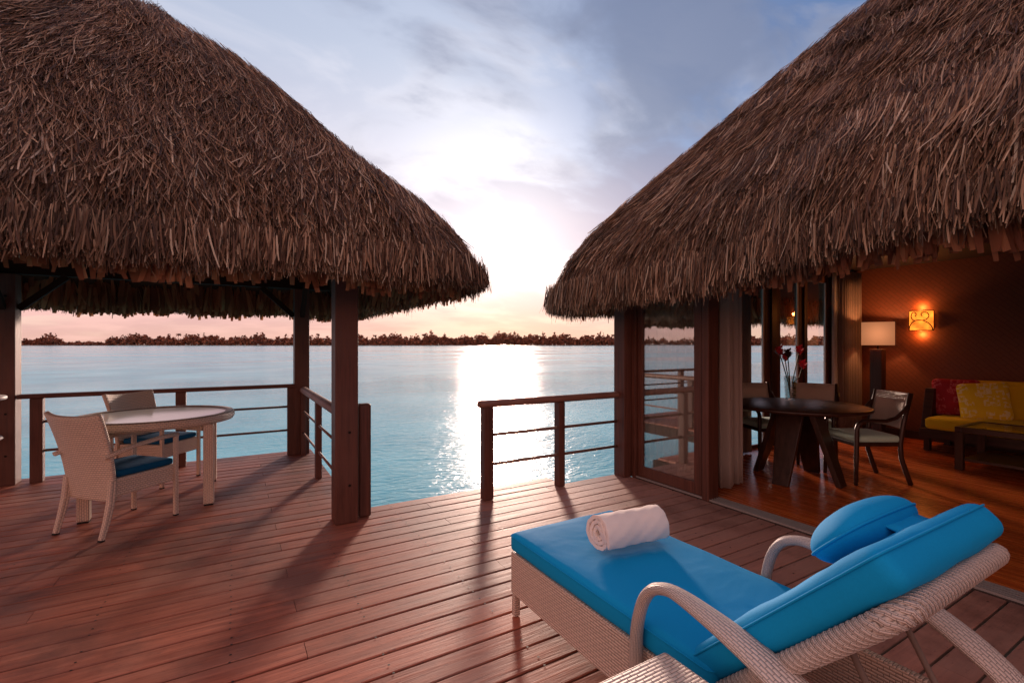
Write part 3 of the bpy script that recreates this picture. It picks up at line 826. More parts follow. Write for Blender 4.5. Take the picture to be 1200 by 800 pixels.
# ------------------------------------------------------------------ gazebo
GX, GY = -0.927, 5.34
gz = thing('thatched_gazebo', 'open gazebo with a shaggy thatch roof on wooden posts over the white wicker table', 'gazebo', (0, 0, 0))
PX0, PX1, PY0, PY1 = -1.96, 0.79, 4.00, 6.76
for i, (x, y) in enumerate(((PX1, PY0), (PX1, PY1), (PX0, PY1), (PX0, PY0))):
    MB().box(x - .088, x + .088, y - .088, y + .088, 0.001, 2.13).build('post', 'post_wood_z', gz, bevel=0.008)
for (x, y) in ((PX1, PY0), (PX1, PY1), (PX0, PY1)):
    for z in (1.90, 0.72, 0.30):
        MB().tube([(x + .02, y - .0875, z), (x + .02, y - .094, z)], .011, 8, ref=(1, 0, 0)).build('bolt', 'iron', gz)
for y in (PY0, PY1): MB().box(PX0 - .35, PX1 + .35, y - .05, y + .05, 2.133, 2.30).build('beam', 'beam_wood', gz, bevel=0.005)
for x in (PX0, PX1): MB().box(x - .05, x + .05, PY0 - .35, PY1 + .35, 2.303, 2.45).build('beam', 'beam_wood', gz, bevel=0.005)
for (x, y, dx, dy) in ((PX1, PY1, -1, 0), (PX0, PY1, 1, 0), (PX0, PY1, 0, -1), (PX1, PY1, 0, -1), (PX0, PY0, 1, 0), (PX1, PY0, 0, 1)):
    MB().bar((x + dx * .09, y + dy * .09, 1.78), (x + dx * .46, y + dy * .46, 2.13), .05, .06).build('brace', 'beam_wood', gz, bevel=0.004)
roofg = Roof(GX, GY, 2.68, 2.33, 0.60, 2.06, 1.11, 0.20, 0.12, crown=0.20)
ring = MB()
for k in range(24):
    a = 2 * math.pi * k / 24
    dx, dy = math.cos(a), math.sin(a); m = 2.12 / max(abs(dx), abs(dy)) * 0.93
    x1_, y1_ = GX + dx * m, GY + dy * m
    ins = 2.33 - max(abs(dx), abs(dy)) * m
    ring.bar((x1_, y1_, float(roofg.z(np.array(ins))) - .20), (GX + dx * .06, GY + dy * .06, 4.20), .05, .08)
ring.build('rafters', 'beam_wood', gz)
gr = thing('thatch_roof', None, None); gr.parent = gz
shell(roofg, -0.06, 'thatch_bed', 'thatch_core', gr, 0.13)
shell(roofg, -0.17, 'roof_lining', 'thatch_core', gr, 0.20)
keepg = lambda x, y: np.ones(len(x), bool)
gz_density = 4800
V, F, UV = join([thatch_strips(roofg, gz_density, keepg),
                 fringe_strips(roofg, 600, 0.00, 2.02, 1.875, 0.035, (.004, .011), 0.12),
                 fringe_strips(roofg, 600, 0.05, 2.04, 1.85, 0.030, (.004, .011), 0.08)])
tag(np_mesh('thatch', V, F, UV, 'thatch_leaf', gr), kind='stuff')
V, F, UV = join([fringe_strips(roofg, 90, 0.16, 2.06, 1.80, 0.022, (.025, .06), -0.03), fringe_strips(roofg, 80, 0.26, 2.18, 1.85, 0.03, (.03, .07), -0.05)])
tag(np_mesh('hanging_fringe', V, F, UV, 'thatch_inner', gr), kind='stuff')

# ------------------------------------------------------------------ villa
AW, BWL, AB, B0 = 3.75, 3.90, 8.80, -3.6        # door wall, window wall, back wall, near end
vl = thing('thatched_villa', 'dark wooden villa with a huge steep thatch roof and an open sliding glass front', 'villa', (0, 0, 0))
roofv = Roof(6.28, 0.10, 3.33, 4.60, 0.75, 2.19, 1.10, 0.36, 0.13, crown=0.1)
vr = thing('thatch_roof', None, None); vr.parent = vl
def liftv(px, py):   # the eave is trimmed higher towards the near end
    s_ = np.clip((3.0 - py) / 2.8, 0, 1); s_ = s_ * s_ * (3 - 2 * s_)
    return np.where(px < 4.5, 0.27 * s_, 0.0)
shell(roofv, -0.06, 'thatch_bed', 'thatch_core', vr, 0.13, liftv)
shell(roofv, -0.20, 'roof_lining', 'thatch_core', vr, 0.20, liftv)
keepv = lambda x, y: ((x < 6.6) | (y > 0.5)) & (y > -2.6)
V, F, UV = join([thatch_strips(roofv, 3400, keepv, zmin=1.78, raise_fn=liftv),
                 fringe_strips(roofv, 600, 0.00, 2.02, 1.79, 0.035, (.004, .011), 0.12, keepv, liftv),
                 fringe_strips(roofv, 600, 0.05, 2.04, 1.76, 0.030, (.004, .011), 0.08, keepv, liftv)])
tag(np_mesh('thatch', V, F, UV, 'thatch_leaf', vr), kind='stuff')
keepi = lambda x, y: (y > -2.6)
V, F, UV = join([fringe_strips(roofv, 90, 0.14, 2.06, 1.79, 0.022, (.025, .06), -0.03, keepi, lambda x, y: liftv(x, y) * .35), fringe_strips(roofv, 80, 0.24, 2.14, 1.82, 0.022, (.025, .06), -0.03, keepi, lambda x, y: liftv(x, y) * .3)])
tag(np_mesh('hanging_fringe', V, F, UV, 'thatch_inner', vr), kind='stuff')
# walls
def part(name, mt, build, bevel=0.004): 
    q = MB(); build(q); return q.build(name, mt, vl, bevel=bevel)
part('corner_post', 'post_wood_z', lambda q: q.box(3.60, 3.76, 3.76, 3.92, 0.001, 2.30))
part('corner_post', 'post_wood_z', lambda q: q.box(3.765, 3.83, 3.80, 3.92, 0.001, 2.30))
part('header', 'dark_wood_y', lambda q: q.box(3.68, 3.84, B0, 3.755, 2.13, 2.60))
part('door_jamb', 'post_wood_z', lambda q: q.box(3.70, 3.84, 2.80, 2.87, 0.001, 2.128))
part('door_jamb', 'post_wood_z', lambda q: q.box(3.70, 3.80, 3.705, 3.757, 0.001, 2.128))
part('wall', 'weave_wall', lambda q: q.box(3.72, 3.82, B0, -2.2, 0.001, 2.129))
# rear wall: big woven mat panels
bw = MB()
bw.v = [(AB, BWL, 0.0), (AB, B0, 0.0), (AB, B0, 2.9), (AB, BWL, 2.9)]
c45 = math.cos(math.pi / 4)
bw.face((0, 1, 2, 3), [((p[1] * c45 + p[2] * c45), (-p[1] * c45 + p[2] * c45)) for p in bw.v])
b2 = bw.build('wall', 'weave_wall', vl, solid=0.06)
part('skirting', 'dark_wood_y', lambda q: q.box(AB - .055, AB - .032, B0, BWL, 0.012, 0.13))
part('wall', 'weave_wall', lambda q: q.box(AW, AB, B0 - .1, B0, 0.0, 2.9))
part('ceiling', 'ceiling_wood', lambda q: q.box(3.845, AB, B0, BWL - .06, 2.605, 2.66))
# window wall: three tall windows between wooden panels
wins = [(5.80, 6.34), (6.66, 7.18), (7.36, 7.95)]
edges = [3.835] + [e for w_ in wins for e in w_] + [AB]
for i in range(0, len(edges), 2):
    x0, x1 = edges[i], edges[i + 1]
    part('wall', 'post_wood_z', lambda q: q.box(x0 + .001, x1 - .001, BWL - .02, BWL + .02, 0.0, 2.60))
    if i and x1 - x0 < .5:      # raised stile on each narrow panel
        part('stile', 'dark_wood_z', lambda q: q.box(x0 + .10, x1 - .10, BWL - .045, BWL - .0205, 0.012, 2.55))
for (x0, x1) in wins:
    wf = MB()
    wf.box(x0 + .002, x0 + .030, BWL - .018, BWL + .018, 0.012, 2.45); wf.box(x1 - .045, x1 - .002, BWL - .018, BWL + .018, 0.012, 2.45)
    wf.box(x0 + .032, x1 - .047, BWL - .016, BWL + .016, 0.012, 0.06); wf.box(x0 + .032, x1 - .047, BWL - .016, BWL + .016, 2.36, 2.45)
    wo_ = wf.build('window', 'post_wood_z', vl, bevel=0.003)
    MB().box(x1 - .075, x1 - .0465, BWL - .022, BWL - .006, 0.062, 2.358).build('pale_strip', 'off_white', wo_)  # off-white strip down the right-hand edge of each window only
    MB().box(x0 + .031, x1 - .046, BWL - .003, BWL + .003, 0.061, 2.359).build('pane', 'clear_glass', wo_)
    part('lintel', 'post_wood_x', lambda q: q.box(x0 + .002, x1 - .002, BWL - .02, BWL + .02, 2.452, 2.60))
# fixed sliding door panel
fr_ = MB(); x0, x1 = 3.735, 3.775; y0, y1 = 2.90, 3.70
fr_.box(x0, x1, y0, y0 + .085, .02, 2.12); fr_.box(x0, x1, y1 - .06, y1, .02, 2.12)
fr_.box(x0 + .002, x1 - .002, y0 + .086, y1 - .061, .02, .13); fr_.box(x0 + .002, x1 - .002, y0 + .086, y1 - .061, 2.04, 2.12)
dr = fr_.build('sliding_door', 'post_wood_z', vl, bevel=0.003)
MB().box(3.750, 3.758, y0 + .084, y1 - .059, .131, 2.039).build('pane', 'door_glass', dr)
fr_ = MB(); x0, x1 = 3.785, 3.822; y0, y1 = 2.872, 3.60
fr_.box(x0, x1, y0, y0 + .085, .02, 2.12)
d2 = fr_.build('sliding_door', 'post_wood_z', vl, bevel=0.003)
MB().tube([(3.84, 2.915, 0.98), (3.855, 2.915, 1.0), (3.855, 2.915, 1.10), (3.84, 2.915, 1.12)], 0.006, 8).build('handle', 'iron', d2)
# metal tracks
tk = MB()
tk.box(3.702, 3.86, B0, 3.75, -0.035, 0.006)
tk.build('door_sill', 'underdeck', vl)
for x in (3.712, 3.745, 3.778, 3.811, 3.844): MB().box(x, x + .006, B0, 3.75, 0.0065, 0.022).build('door_track', 'track_metal', vl)
# interior floor of long polished boards
mb = MB(); rr = random.Random(9); x = 3.862
while x < AB:
    w_ = 0.085; y = B0 - rr.uniform(0, 2)
    while y < BWL:
        L = rr.uniform(1.6, 3.2); ya, yb = max(y, B0), min(y + L, BWL)
        if yb - ya > .02:
            k0 = len(mb.v); x1_ = min(x + w_, AB)
            mb.v += [(x + .0006, ya + .0006, .012), (x1_ - .0006, ya + .0006, .012), (x1_ - .0006, yb - .0006, .012), (x + .0006, yb - .0006, .012)]
            mb.face((k0, k0 + 1, k0 + 2, k0 + 3))
        y += L
    x += w_
mb.box(3.862, AB, B0, BWL, -0.05, 0.0085, mi=1)
tag(mb.build('floor', ['floor_wood', 'underdeck']), kind='structure')

# curtains
def drape(name, mt, label, p0, p1, z0, z1, folds, amp, group=None, pinch=0.0):
    p0, p1 = Vector((*p0, 0)), Vector((*p1, 0)); d = (p1 - p0); L = d.length; d.normalize(); nrm = Vector((-d.y, d.x, 0))
    def fn(u, v):
        a = amp * (0.7 + 0.3 * math.sin(u * 9)) * (0.85 + 0.3 * v)
        g = (u - .5) * (1 - pinch * math.sin(math.pi * v) * .5) + .5
        return p0 + d * L * g + nrm * (a * math.sin(u * folds * 2 * math.pi + 0.5 * math.sin(v * 3))) + Vector((0, 0, z1 + (z0 - z1) * v))
    o = MB().grid(fn, folds * 10, 10, su=L, sv=z1 - z0).build(name, mt, None, solid=0.004)
    return tag(o, label, 'curtain', group)
drape('curtain', 'drape_linen', 'grey-beige curtain gathered just inside the open sliding door, nearest the deck', (4.08, 2.93), (4.42, 3.00), 0.03, 2.55, 5, 0.055)
drape('curtain', 'drape_sheer', 'sheer pale curtain hanging behind the closed glass door panel', (3.90, 2.90), (3.90, 3.74), 0.03, 2.55, 9, 0.03)
drape('curtain', 'drape_brown', 'heavy brown curtain at the right end of the tall windows, by the room corner', (8.05, 3.76), (8.70, 3.76), 0.03, 2.55, 9, 0.035)
drape('curtain', 'drape_sheer', 'narrow pale curtain edge beside the rightmost tall window', (7.94, 3.80), (8.04, 3.80), 0.03, 2.55, 3, 0.02)
drape('curtain', 'drape_brown', 'narrow brown curtain left of the first tall window', (5.40, 3.76), (5.80, 3.76), 0.03, 2.55, 5, 0.03)

# ------------------------------------------------------------------ outdoor dining set
tb = thing('round_table', 'round white wicker dining table with a pale glass top under the gazebo', 'table', (-0.59, 5.43, 0))
MB().lathe([(.545, .715), (.61, .712), (.622, .735), (.622, .765), (.61, .782), (.575, .786), (.552, .782), (.545, .776)], 72).build('table_rim', 'chair_wicker', tb)
MB().lathe([(0.0005, .764), (.548, .764), (.548, .774), (0.0005, .774)], 72, smooth=False).build('tabletop', 'tabletop_glass', tb)
for sx in (-1, 1):
    for sy in (-1, 1):
        lg = MB().tube([(sx * .42, sy * .42, .014), (sx * .42, sy * .42, .714)], (.058, .058), 4, ref=(1, 1, 0)).build('leg', 'chair_wicker', tb, bevel=.010)
        for p_ in lg.data.polygons: p_.use_smooth = False
        MB().box(sx * .42 - .036, sx * .42 + .036, sy * .42 - .036, sy * .42 + .036, 0.001, .013).build('foot_pad', 'black_rubber', lg)
        MB().bar((sx * .38, sy * .38, .68), (sx * .02, sy * .02, .68), .03, .06).build('cross_bar', 'chair_wicker', tb)

def wicker_chair(label):
    c = thing('wicker_chair', label, 'chair', group='white wicker chairs under the gazebo')
    # curved back shell
    def back(u, v):
        z = 0.26 + 0.66 * v
        wdt = (0.235 + 0.045 * v)
        x = (u * 2 - 1) * wdt
        y = -0.235 - 0.055 * v - 0.11 * v * v + 0.035 * (x / wdt) ** 2 * (0.4 + v)
        z += 0.022 * (abs(u * 2 - 1) ** 2.5) * v - 0.02 * v
        return (x, y, z)
    MB().grid(back, 16, 16, su=.5, sv=.66).build('backrest', 'chair_wicker', c, solid=0.034, bevel=0.008)
    q = MB(); q.box(-.235, .235, -.225, .25, .29, .425); q.build('seat', 'chair_wicker', c, bevel=.012)
    soft_box(.44, .44, .05, .018, .006, parent=c, name='cushion', matn='navy_teal_fabric', loc=(0, .02, .452), seam=False)
    for sx in (-1, 1):
        lg = MB().tube([(sx * .235, .245, .012), (sx * .235, .245, .66)], .0195, 4, ref=(1, 1, 0)).build('leg', 'chair_wicker', c)
        for p_ in lg.data.polygons: p_.use_smooth = False
        MB().box(sx * .235 - .015, sx * .235 + .015, .23, .26, .001, .0115).build('foot_pad', 'black_rubber', lg)
        lg = MB().tube([(sx * .235, -.315, .012), (sx * .237, -.285, .12), (sx * .235, -.255, .26), (sx * .232, -.24, .42)], [.020, .023, .027, .027], 4, ref=(1, 1, 0)).build('leg', 'chair_wicker', c)
        for p_ in lg.data.polygons: p_.use_smooth = False
        MB().box(sx * .235 - .016, sx * .235 + .016, -.331, -.30, .001, .0115).build('foot_pad', 'black_rubber', lg)
        MB().tube([(sx * .25, -.315, .60), (sx * .245, -.1, .645), (sx * .236, .12, .668), (sx * .235, .262, .672)], (.024, .018), 8, ref=(1, 0, 0)).build('armrest', 'chair_wicker', c)
    return c
ch = wicker_chair('white wicker armchair with its back turned to the camera, nearest at the outdoor table')
ch.location = (-0.735, 4.835, 0); ch.rotation_euler.z = face_rot(.727, .687)
c2 = copy_tree(ch); c2['label'] = 'white wicker armchair on the far side of the outdoor table, against the railing'
c2.location = (-0.64, 6.12, 0); c2.rotation_euler.z = face_rot(.80, -.60)
# two tier stand at the left edge
sdx = thing('side_stand', 'white two-tier round stand by the left gazebo post', 'side stand', (-2.03, 6.31, 0))
MB().lathe([(.001, .895), (.19, .895), (.20, .905), (.20, .925), (.19, .933), (.001, .933)], 40).build('tabletop', 'off_white', sdx)
MB().lathe([(.001, .52), (.165, .52), (.175, .53), (.165, .548), (.001, .548)], 40).build('shelf', 'off_white', sdx)
for k in range(4):
    a = R(45 + 90 * k)
    MB().tube([(.15 * math.cos(a), .15 * math.sin(a), .001), (.15 * math.cos(a), .15 * math.sin(a), .894)], .015, 10).build('leg', 'rail_wood_z', sdx)

# ------------------------------------------------------------------ sun lounger
LA0, LA1 = 1.27, 1.97; LC = (LA0 + LA1) / 2
lo = thing('sun_lounger', 'white wicker sun lounger with a bright blue mattress and raised back', 'sun lounger', (LC, 1.20, 0))
hw = (LA1 - LA0) / 2
FT, FB = 0.97, -0.93        # foot and head end in local y
q = MB(); q.box(-hw, -hw + .035, FB, FT, .113, .330); q.build('side_panel', 'lounger_wicker', lo, bevel=.008)
q = MB(); q.box(hw - .035, hw, FB, FT, .113, .330); q.build('side_panel', 'lounger_wicker', lo, bevel=.008)
q = MB(); q.box(-hw + .037, hw - .037, FT - .035, FT - .001, .113, .329); q.build('end_panel', 'lounger_wicker', lo, bevel=.006)
q = MB(); q.box(-hw + .037, hw - .037, FB + .001, FB + .035, .113, .329); q.build('end_panel', 'lounger_wicker', lo, bevel=.006)
q = MB(); q.box(-hw + .037, hw - .037, -.22, FT - .037, .295, .325); q.build('bed_deck', 'lounger_wicker', lo)
for sx in (-1, 1):
    for y in (FT - .025, FB + .03):
        MB().box(sx * (hw - .018) - .016, sx * (hw - .018) + .016, y - .016, y + .016, .001, .112).build('leg', 'lounger_wicker', lo, bevel=.003)
# backrest pivoting up from the bed
BY, BZ, BLEN, BA = -0.25, 0.335, 0.67, R(45.5)
bdir = Vector((0, -math.cos(BA), math.sin(BA))); bn = Vector((0, math.sin(BA), math.cos(BA)))
p0 = Vector((0, BY, BZ)); hb = hw - .02; top = p0 + bdir * BLEN
frp = [p0 + Vector((-hb, 0, 0))]
for k in range(9): frp.append(p0 + bdir * (BLEN - .06) * (k + 1) / 9 + Vector((-hb, 0, 0)))
cr_ = .06
for k in range(1, 6):
    a = R(90 * k / 6); frp.append(top - bdir * cr_ * (1 - math.sin(a)) + Vector((-hb + cr_ * (1 - math.cos(a)), 0, 0)))
mid = [top + Vector((-hb + cr_ + (2 * hb - 2 * cr_) * k / 6, 0, 0)) for k in range(7)]
left = frp[:]
frp = left + mid + [Vector((-q_.x, q_.y, q_.z)) for q_ in reversed(left)]
bf = MB().tube(frp, (.027, .030), 14, ref=tuple(bn)).build('back_frame', 'twist_wicker', lo)
# wound cane strands round the frame tube
strand = MB(); acc = 0.0; pts = [[], []]
dens_ = []
for i in range(len(frp) - 1):
    a_, b_ = Vector(frp[i]), Vector(frp[i + 1]); L = (b_ - a_).length; m_ = max(1, int(L / .006))
    for k in range(m_):
        dens_.append((a_.lerp(b_, k / m_), (b_ - a_).normalized(), acc + L * k / m_))
    acc += L
for st_ in range(5):
    pp = []; rf_ = []
    for (c, d, s_) in dens_:
        sx_ = bn - d * bn.dot(d); sx_.normalize(); sy_ = d.cross(sx_)
        ph = s_ / .095 * 2 * math.pi + st_ * math.pi * .4
        o_ = sx_ * .0275 * math.cos(ph) + sy_ * .0305 * math.sin(ph)
        pp.append(c + o_); rf_.append(o_.normalized())
    strand.tube(pp, (.0038, .0088), 6, ref=rf_)
strand.build('cane_winding', 'arm_wicker', bf)
def bpt(x, s_, n_): return p0 + Vector((x, 0, 0)) + bdir * s_ + bn * n_
bp_ = MB(); k0 = 0
bp_.v = [tuple(bpt(x, s_, n_)) for n_ in (-.008, .008) for x, s_ in ((-hb + .02, .02), (hb - .02, .02), (hb - .02, BLEN - .02), (-hb + .02, BLEN - .02))]
for f_ in ((0, 3, 2, 1), (4, 5, 6, 7), (0, 1, 5, 4), (1, 2, 6, 5), (2, 3, 7, 6), (3, 0, 4, 7)): bp_.face(f_)
bp_.build('back_panel', 'lounger_wicker', lo)
MB().tube([bpt(.1, .42, -.02), Vector((.1, -.78, .2))], .009, 8).build('prop_bar', 'drape_brown', lo)
MB().tube([bpt(-.2, .42, -.02), Vector((-.2, -.78, .2))], .009, 8).build('prop_bar', 'drape_brown', lo)
# mattress: seat part and back part with head end
mt = soft_box(2 * hw + .01, 1.235, .098, .030, .010, name='seat_mattress', matn='blue_fabric', parent=lo, loc=(0, FT - 1.235 / 2 + .008, .381), wr=.003, seed=3)
rot = Matrix((( -1, 0, 0), (0, bdir.y, bn.y), (0, bdir.z, bn.z))).transposed()
rotm = Matrix(((-1, 0, 0), (0, bdir.y, bn.y), (0, bdir.z, bn.z)))
cb = p0 + bdir * 0.365 + bn * (.030 + .052)
soft_box(2 * hw - .01, .75, .105, .040, .010, name='back_mattress', matn='blue_fabric', parent=lo, loc=tuple(cb), rot=rotm.to_euler(), wr=.010, seed=8)
# arms that run back and down into rear legs
prof = [(.0, .18), (.0, .36), (-.010, .45), (-.035, .53), (-.075, .585), (-.13, .612), (-.19, .618), (-.28, .607), (-.38, .588), (-.50, .555), (-.62, .505), (-.74, .43), (-.85, .32), (-.94, .18), (-1.0, .005)]
def smooth_path(pr, n=5):
    out = []
    for i in range(len(pr) - 1):
        p_ = [pr[max(i - 1, 0)], pr[i], pr[i + 1], pr[min(i + 2, len(pr) - 1)]]
        for k in range(n):
            t_ = k / n
            out.append(tuple(0.5 * ((2 * p_[1][c]) + (-p_[0][c] + p_[2][c]) * t_ + (2 * p_[0][c] - 5 * p_[1][c] + 4 * p_[2][c] - p_[3][c]) * t_ ** 2 + (-p_[0][c] + 3 * p_[1][c] - 3 * p_[2][c] + p_[3][c]) * t_ ** 3) for c in (0, 1)))
    return out + [pr[-1]]
sp_ = smooth_path(prof)
for sx in (-1, 1):
    n_ = len(sp_)
    rads = [(.026 + .046 * min(1, max(0, (k / n_ - .38) / .35)), .0195) for k in range(n_)]
    MB().tube([(sx * (hw + .036), .03 + y, z) for y, z in sp_], rads, 12, ref=(1, 0, 0)).build('armrest', 'arm_wicker', lo)
# pillow on the raised back
def pillow_mesh(a, b_, c, e=.72, seg=40, rings=24, wob=0.0):
    mb = MB()
    for j in range(rings + 1):
        v = -math.pi / 2 + math.pi * j / rings
        for i in range(seg):
            u = 2 * math.pi * i / seg
            f = lambda t_, p_: math.copysign(abs(t_) ** p_, t_)
            x = a * f(math.cos(v), .8) * f(math.cos(u), e); y = b_ * f(math.cos(v), .8) * f(math.sin(u), e); z = c * f(math.sin(v), 1.0)
            mb.v.append((x, y, z * (1 - .25 * (abs(x) / a) ** 4)))
    for j in range(rings):
        for i in range(seg):
            i2 = (i + 1) % seg; mb.face((j * seg + i, j * seg + i2, (j + 1) * seg + i2, (j + 1) * seg + i), smooth=True)
    return mb
pw = thing('head_pillow', 'plump bright blue head pillow resting on the raised back of the sun lounger', 'pillow')
pw.location = Vector((LC, 1.20, 0)) + p0 + bdir * .50 + bn * (.130 + .068) + Vector((.125, 0, 0)); pw.rotation_euler = rotm.to_euler()
pm = pillow_mesh(.225, .120, .076).build('pillow_body', 'blue_fabric', pw)
pts = []
for k in range(48):
    u = 2 * math.pi * k / 48; f = lambda t_, p_: math.copysign(abs(t_) ** p_, t_)
    pts.append((  .227 * f(math.cos(u), .72), .122 * f(math.sin(u), .72), 0))
MB().tube(pts, .004, 6, ref=(0, 0, 1), closed=True).build('seam', 'blue_fabric', pw)
st_ = MB(); 
st_.grid(lambda u, v: (-.10 + .20 * u, .10 + .10 * v, -.015 - .050 * min(1, v * 3)), 4, 8); st_.build('strap', 'blue_fabric', pw, solid=.006)
# rolled towel
tw = thing('rolled_towel', 'thick white rolled towel lying on the blue lounger mattress', 'towel', (1.655, 1.705, .447), R(-6))
def spiral(u, v):
    return None
TR, TL, turns = .089, .350, 3.1
mb = MB(); NS, NL = 120, 26
def srad(k): return .016 + (TR - .016) * (k / NS)
for j in range(NL + 1):
    xx = -TL / 2 + TL * j / NL
    for k in range(NS + 1):
        th = turns * 2 * math.pi * k / NS + R(205) - turns * 2 * math.pi
        r_ = srad(k) * (1 + .02 * math.sin(xx * 31 + k * .2)) + .002 * math.sin(k * 1.7 + j)
        ex = .006 * math.sin(k * .31) * (1 if j in (0, NL) else 0)
        zz = r_ * math.sin(th) * .93 + TR * .93
        yy = r_ * math.cos(th) * 1.04
        mb.v.append((xx + ex, yy, zz))
for j in range(NL):
    for k in range(NS):
        a = j * (NS + 1) + k; mb.face((a, a + 1, a + NS + 2, a + NS + 1), smooth=True)
tbod = mb.build('towel_roll', 'towel_cloth', tw, solid=.018, bevel=.005)
# side table of wicker in the foreground
stb = thing('side_table', 'low square woven side table at the bottom edge, beside the lounger armrest', 'side table', (0.925, 0.80, 0))
q = MB(); q.box(-.225, .225, -.225, .225, .452, .480); q.build('tabletop', 'lounger_wicker', stb, bevel=.01)
q = MB()
q.box(-.215, .215, -.215, -.19, .36, .451); q.box(-.215, .215, .19, .215, .36, .451); q.box(-.215, -.19, -.189, .189, .36, .451); q.box(.19, .215, -.189, .189, .36, .451)
q.build('apron', 'lounger_wicker', stb)
for sx in (-1, 1):
    for sy in (-1, 1): MB().box(sx * .195 - .018, sx * .195 + .018, sy * .195 - .018, sy * .195 + .018, .001, .359).build('leg', 'lounger_wicker', stb)

# ------------------------------------------------------------------ indoor furniture
FZ = .0135
dt = thing('dining_table', 'round dark wooden dining table with slanting slab legs inside the villa', 'table', (5.13, 2.80, FZ))
MB().lathe([(.001, .735), (.62, .735), (.645, .745), (.65, .758), (.645, .770), (.63, .775), (.001, .775)], 72).build('tabletop', 'dark_wood_x', dt)
for k in range(4):
    a = R(90 * k + 8); er = Vector((math.cos(a), math.sin(a), 0)); et = Vector((-math.sin(a), math.cos(a), 0))
    q = MB()
    top_, bot = er * .16 + Vector((0, 0, .734)), er * .40 + Vector((0, 0, .001))
    for (c, wd_) in ((bot, .075), (top_, .13)):
        for s1, s2 in ((-1, -1), (1, -1), (1, 1), (-1, 1)): q.v.append(tuple(c + et * s1 * wd_ + er * s2 * .026))
    for f_ in ((0, 3, 2, 1), (4, 5, 6, 7), (0, 1, 5, 4), (1, 2, 6, 5), (2, 3, 7, 6), (3, 0, 4, 7)): q.face(f_)
    q.build('leg', 'dark_wood_z', dt, bevel=.004)
def wood_chair(label):
    c = thing('wooden_armchair', label, 'chair', group='dark armchairs round the indoor dining table')
    q = MB(); q.box(-.235, .235, -.235, .245, .385, .425); q.build('seat_frame', 'dark_wood_x', c, bevel=.006)
    soft_box(.46, .46, .065, .028, .012, parent=c, name='seat_cushion', matn='teal_fabric', loc=(0, .01, .455), seam=False)
    for sx in (-1, 1):
        MB().tube([(sx * .235, .235, .001), (sx * .235, .23, .25), (sx * .235, .225, .55), (sx * .235, .215, .60), (sx * .236, .17, .64), (sx * .238, .08, .645),
                   (sx * .24, -.06, .64), (sx * .242, -.16, .67), (sx * .242, -.235, .74), (sx * .24, -.285, .80)], [(.018, .018), (.021, .022), (.021, .024)] + [(.022, .018)] * 7, 8, ref=(1, 0, 0), twist=R(22.5)).build('armrest', 'dark_wood_y', c)
        MB().tube([(sx * .225, -.32, .001), (sx * .225, -.275, .12), (sx * .225, -.225, .27), (sx * .225, -.215, .40), (sx * .225, -.25, .62), (sx * .225, -.32, .915)], (.019, .024), 8, ref=(1, 0, 0), twist=R(22.5)).build('leg', 'dark_wood_z', c)
    def by(z): return -.215 - .105 * max(0, (z - .42) / .49) ** 1.3
    q = MB(); q.grid(lambda u, v: (-.208 + .416 * u, by(.56 + .35 * v) - .03 * math.sin(math.pi * u) + .004, .56 + .35 * v), 12, 8); q.build('backrest', 'woven_back', c, solid=.018)
    q = MB()
    for k in range(5):
        z = .845 + k * .016; q.bar((-.208, by(z) + .012, z), (.208, by(z) + .012, z), .012, .007)
    q.build('reeded_trim', 'woven_back', c)
    return c
wc = wood_chair('dark wooden armchair with a teal seat right of the indoor table, side-on in full view')
wc.location = (5.69, 2.44, FZ); wc.rotation_euler.z = face_rot(-.86, .51)
w2 = copy_tree(wc); w2['label'] = 'dark armchair behind the indoor table on the left, nearest the door curtain'
w2.location = (5.60, 3.42, FZ); w2.rotation_euler.z = face_rot(-.42, -.90)
w3 = copy_tree(wc); w3['label'] = 'dark armchair behind the indoor table and flower vase, before the right windows'
w3.location = (6.05, 3.13, FZ); w3.rotation_euler.z = face_rot(-.93, -.36)
# vase with flowers
vs = thing('flower_vase', 'cut-glass vase of red and dark flowers on the indoor dining table', 'vase', (5.40, 3.02, FZ + .776))
pr = [(.03, .0)]
for k in range(25): pr.append((.050 + .014 * k / 24 + (.004 if k % 4 < 2 else 0), .004 + .27 * k / 24))
pr += [(.058, .274), (.050, .27), (.040, .02), (.001, .018)]
MB().lathe(pr, 14, smooth=False).build('vase_body', 'vase_glass', vs)
rf = random.Random(2)
for k, (dx, dy, h_, mt_) in enumerate(((-.13, .05, .53, 'petal_red'), (-.02, .02, .50, 'petal_dark'), (.10, -.04, .54, 'petal_red'), (.08, -.09, .38, 'petal_red'), (.03, .08, .46, 'petal_red'))):
    fl = MB().tube([(0, 0, .02), (dx * .2, dy * .2, .2), (dx * .7, dy * .7, h_ - .12), (dx, dy, h_)], .0055, 6).build('stem', 'stem_green', vs)
    pt = MB()
    for j in range(16):
        a = j * 2.4; tz = j / 15; ln = .085 - .03 * tz
        b1 = Vector((dx, dy, h_ - .03 + tz * .085)); o_ = Vector((math.cos(a), math.sin(a), .9)).normalized(); sd_ = Vector((-math.sin(a), math.cos(a), 0)) * .020
        k0 = len(pt.v); pt.v += [tuple(b1 - sd_ * .4), tuple(b1 + sd_ * .4), tuple(b1 + o_ * ln * .6 + sd_), tuple(b1 + o_ * ln), tuple(b1 + o_ * ln * .6 - sd_)]
        pt.face((k0, k0 + 1, k0 + 2, k0 + 3, k0 + 4))
    pt.build('flower', mt_, fl)
